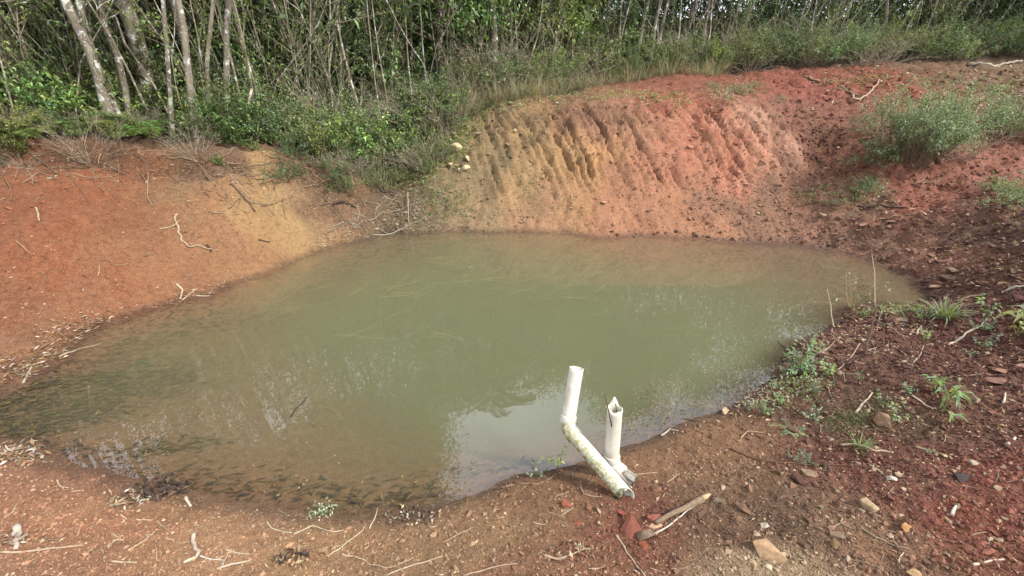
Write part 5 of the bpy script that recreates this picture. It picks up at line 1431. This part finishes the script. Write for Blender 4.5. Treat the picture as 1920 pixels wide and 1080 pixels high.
plant(1605, 710, 14, BL2, 'tiny bright sprout on bare soil above the mossy patch')
plant(1734, 640, 22, BL2, 'small bright sprout in the middle of the red bank')
plant(1818, 668, 14, BL4, 'tiny dark round-leaved sprout on the red bank')
plant(1522, 786, 24, BL4, 'small bluish-leaved plant right of the fern')
plant(1700, 735, 18, BL4, 'small bluish plant left of the largest leafy plant')
plant(1648, 760, 22, BL2, 'light sprout with curled leaves above the pale-faced block')
plant(1668, 786, 30, BL2, 'sprawling light-leaved plant right of the pale-faced block')
plant(1490, 862, 20, BL4, 'low plant with pale round leaves on bare soil, left of its twin')
plant(1512, 868, 22, BL4, 'low plant with pale round leaves on bare soil, right of its twin')
plant(1550, 878, 10, BL4, 'tiny sprout on the long runner root')
plant(1611, 838, 26, GRN[0], 'small upright tuft of grass blades above the pale gnarled stick', 'grass tuft', 'grass_tuft', hm=.28)
plant(1430, 776, 32, BL3, 'pale dry-looking weed at the shore below the debris')
plant(1402, 768, 26, S3, 'feathery pale weed at the shore left of the fern', 'weed', 'weed')
plant(1462, 760, 24, BL2, 'little light shoot above the pale dry-looking weed')
plant(1484, 812, 34, fern_meshes('f', 6, .95, (lin((145, 150, 95)), GG), .1, 1.3), 'small yellowish fern on the soil at the right shore', 'fern', 'fern', ('stalks', 'fronds'), hm=.9)
plant(1742, 850, 10, BL4, 'tiny sprout below the grey-brown stick')
plant(1450, 730, 22, BL3, 'small weed in the debris at the bend of the right shore')
plant(1004, 890, 30, BL4, 'pale round-leaved sprout at the waterline left of the pipes')
plant(1046, 878, 48, bush_meshes('p', 1.0, .25, 3, 34, .17, .10, (BR, lin((150, 170, 70))), None, 1.1, .3, 2, (100, 80, 60), .03, .012, .3, outward=.01), 'taller bright green sprout at the waterline next to the sloping pipe')
plant(1016, 889, 26, bush_meshes('p', 1.0, .25, 2, 8, .17, .08, (DEEP,), None, 1.1, .3, 2, (70, 56, 46), .03, .012, .5), 'thin dark sprig between the two waterline sprouts')
plant(602, 962, 26, bush_meshes('p', 1.0, .95, 22, 190, .22, .12, (lin((170, 172, 140)), GG, lin((130, 130, 95))), None, .55, .3, 2, (80, 70, 50), .2, .012, .1), 'round clump of small whitish-green leaves at the near waterline')
plant(1598, 578, 62, bush_meshes('p', 1.0, .75, 16, 40, .12, .03, (lin((150, 140, 90)), GREY), None, .9, .3, 0, (150, 135, 95), .05, .007, .75), 'wispy sedge with thin brown stalks at the far edge of the spit', 'sedge', 'sedge')
plant(1290, 768, 62, bush_meshes('p', 1.0, .95, 40, 420, .05, .02, (lin((130, 130, 96)), DRYC * .7), None, .6, .3, 7, (120, 108, 88), .35, .006, .3), 'tangle of fine pale brush half drowned at the right shore', 'brush', 'drowned_brush', at=Pz(1262, 762, -.03))
plant(1380, 720, 50, bush_meshes('p', 1.0, .8, 26, 300, .05, .02, (lin((130, 130, 96)), DRYC * .7), None, .6, .3, 6, (110, 98, 80), .3, .006, .3), 'smaller dead brush leaning over the water right of the half drowned one', 'brush', 'dead_brush', at=Pz(1372, 722, -.03))
# bits of leaf afloat along the sheltered shore
fm = MB(); fp = []
for (x, y, sx, sy, n) in [(1400, 690, 60, 30, 60), (1240, 770, 60, 22, 40), (620, 900, 160, 30, 40), (240, 800, 120, 50, 60), (900, 470, 160, 10, 30), (1550, 560, 60, 20, 30)]:
    for k in range(n):
        q = Pz(rng.normal(x, sx), rng.normal(y, sy), .003)
        if H1(q[0], q[1]) < -.01: fp.append(q)
fp = np.array(fp); D = rvec(len(fp)); D[:, 2] = 0
leaves(fm, fp, D, .022, .009, pick([lin((190, 170, 130)) * .5, lin((130, 108, 76)) * .5], len(fp)), 0, .02)
tag(fm.build('floating_leaves', M_DRY), 'tiny leaf scraps floating on the still pond', 'floating leaves', kind='stuff')
# dark wet leaf heaps at the near edge and clumps of dead leaves
def heap(px, py, wpx, n, cols, label, L=.05, z=.02):
    g = G(px, py); d = np.linalg.norm(g - [0, 0, CAMH]); r = wpx / 2 * d / FPX
    lm = MB(); a = rng.uniform(0, 6.28, n); q = np.sqrt(rng.uniform(0, 1, n)) * r
    P = np.stack([np.cos(a) * q, np.sin(a) * q * .6, np.zeros(n)], 1); P[:, 2] = H(P[:, 0] + g[0], P[:, 1] + g[1]) - g[2] + rng.uniform(.003, z, n)
    D = rvec(n); D[:, 2] *= .3
    leaves(lm, P, D, L, L * .34, pick(cols, n), .1, .6)
    o = lm.build('dead_leaves', M_DRY); o.location = g; tag(o, label, 'dead leaves')
DK = [lin((78, 60, 50)) * .6, lin((110, 88, 72)) * .6, lin((58, 46, 40)) * .6]; PL = [lin((205, 195, 180)) * .5, lin((170, 145, 118)) * .5, lin((120, 96, 76)) * .5]
heap(772, 970, 90, 150, DK + [lin((150, 140, 125))], 'dark damp heap of dead leaves at the lower tip of the pond', .03)
heap(300, 918, 80, 120, DK, 'dark wet leaf heap stranded at the near left waterline', .06, .03)
heap(232, 940, 46, 60, PL, 'heap of pale curled dead leaves above the near left bank', .045, .03)
heap(272, 936, 26, 24, PL, 'few pale curled leaves right of the pale heap', .04, .02)
heap(28, 852, 70, 110, PL, 'pile of bleached leaves and bark at the left edge of the shallows', .06, .04)
heap(552, 1046, 52, 70, DK + PL[1:2], 'clump of dark dead leaves beside the looping cream root', .04, .03)
heap(1245, 960, 50, 40, [lin((88, 50, 50)), lin((70, 42, 42))], 'purplish dead leaves tucked behind the broken branch', .03, .03)
heap(1072, 1036, 80, 46, [lin((190, 150, 125)) * .5, lin((120, 72, 58)) * .6, lin((210, 185, 160)) * .5], 'curled pink-brown dead leaves behind the forked root', .035, .03)
heap(12, 1016, 50, 40, PL, 'pale curled bark leaves by the bone-white wood piece', .04, .03)
heap(1430, 745, 80, 140, PL, 'heap of bleached dead leaves at the bend of the right shore', .03, .03)
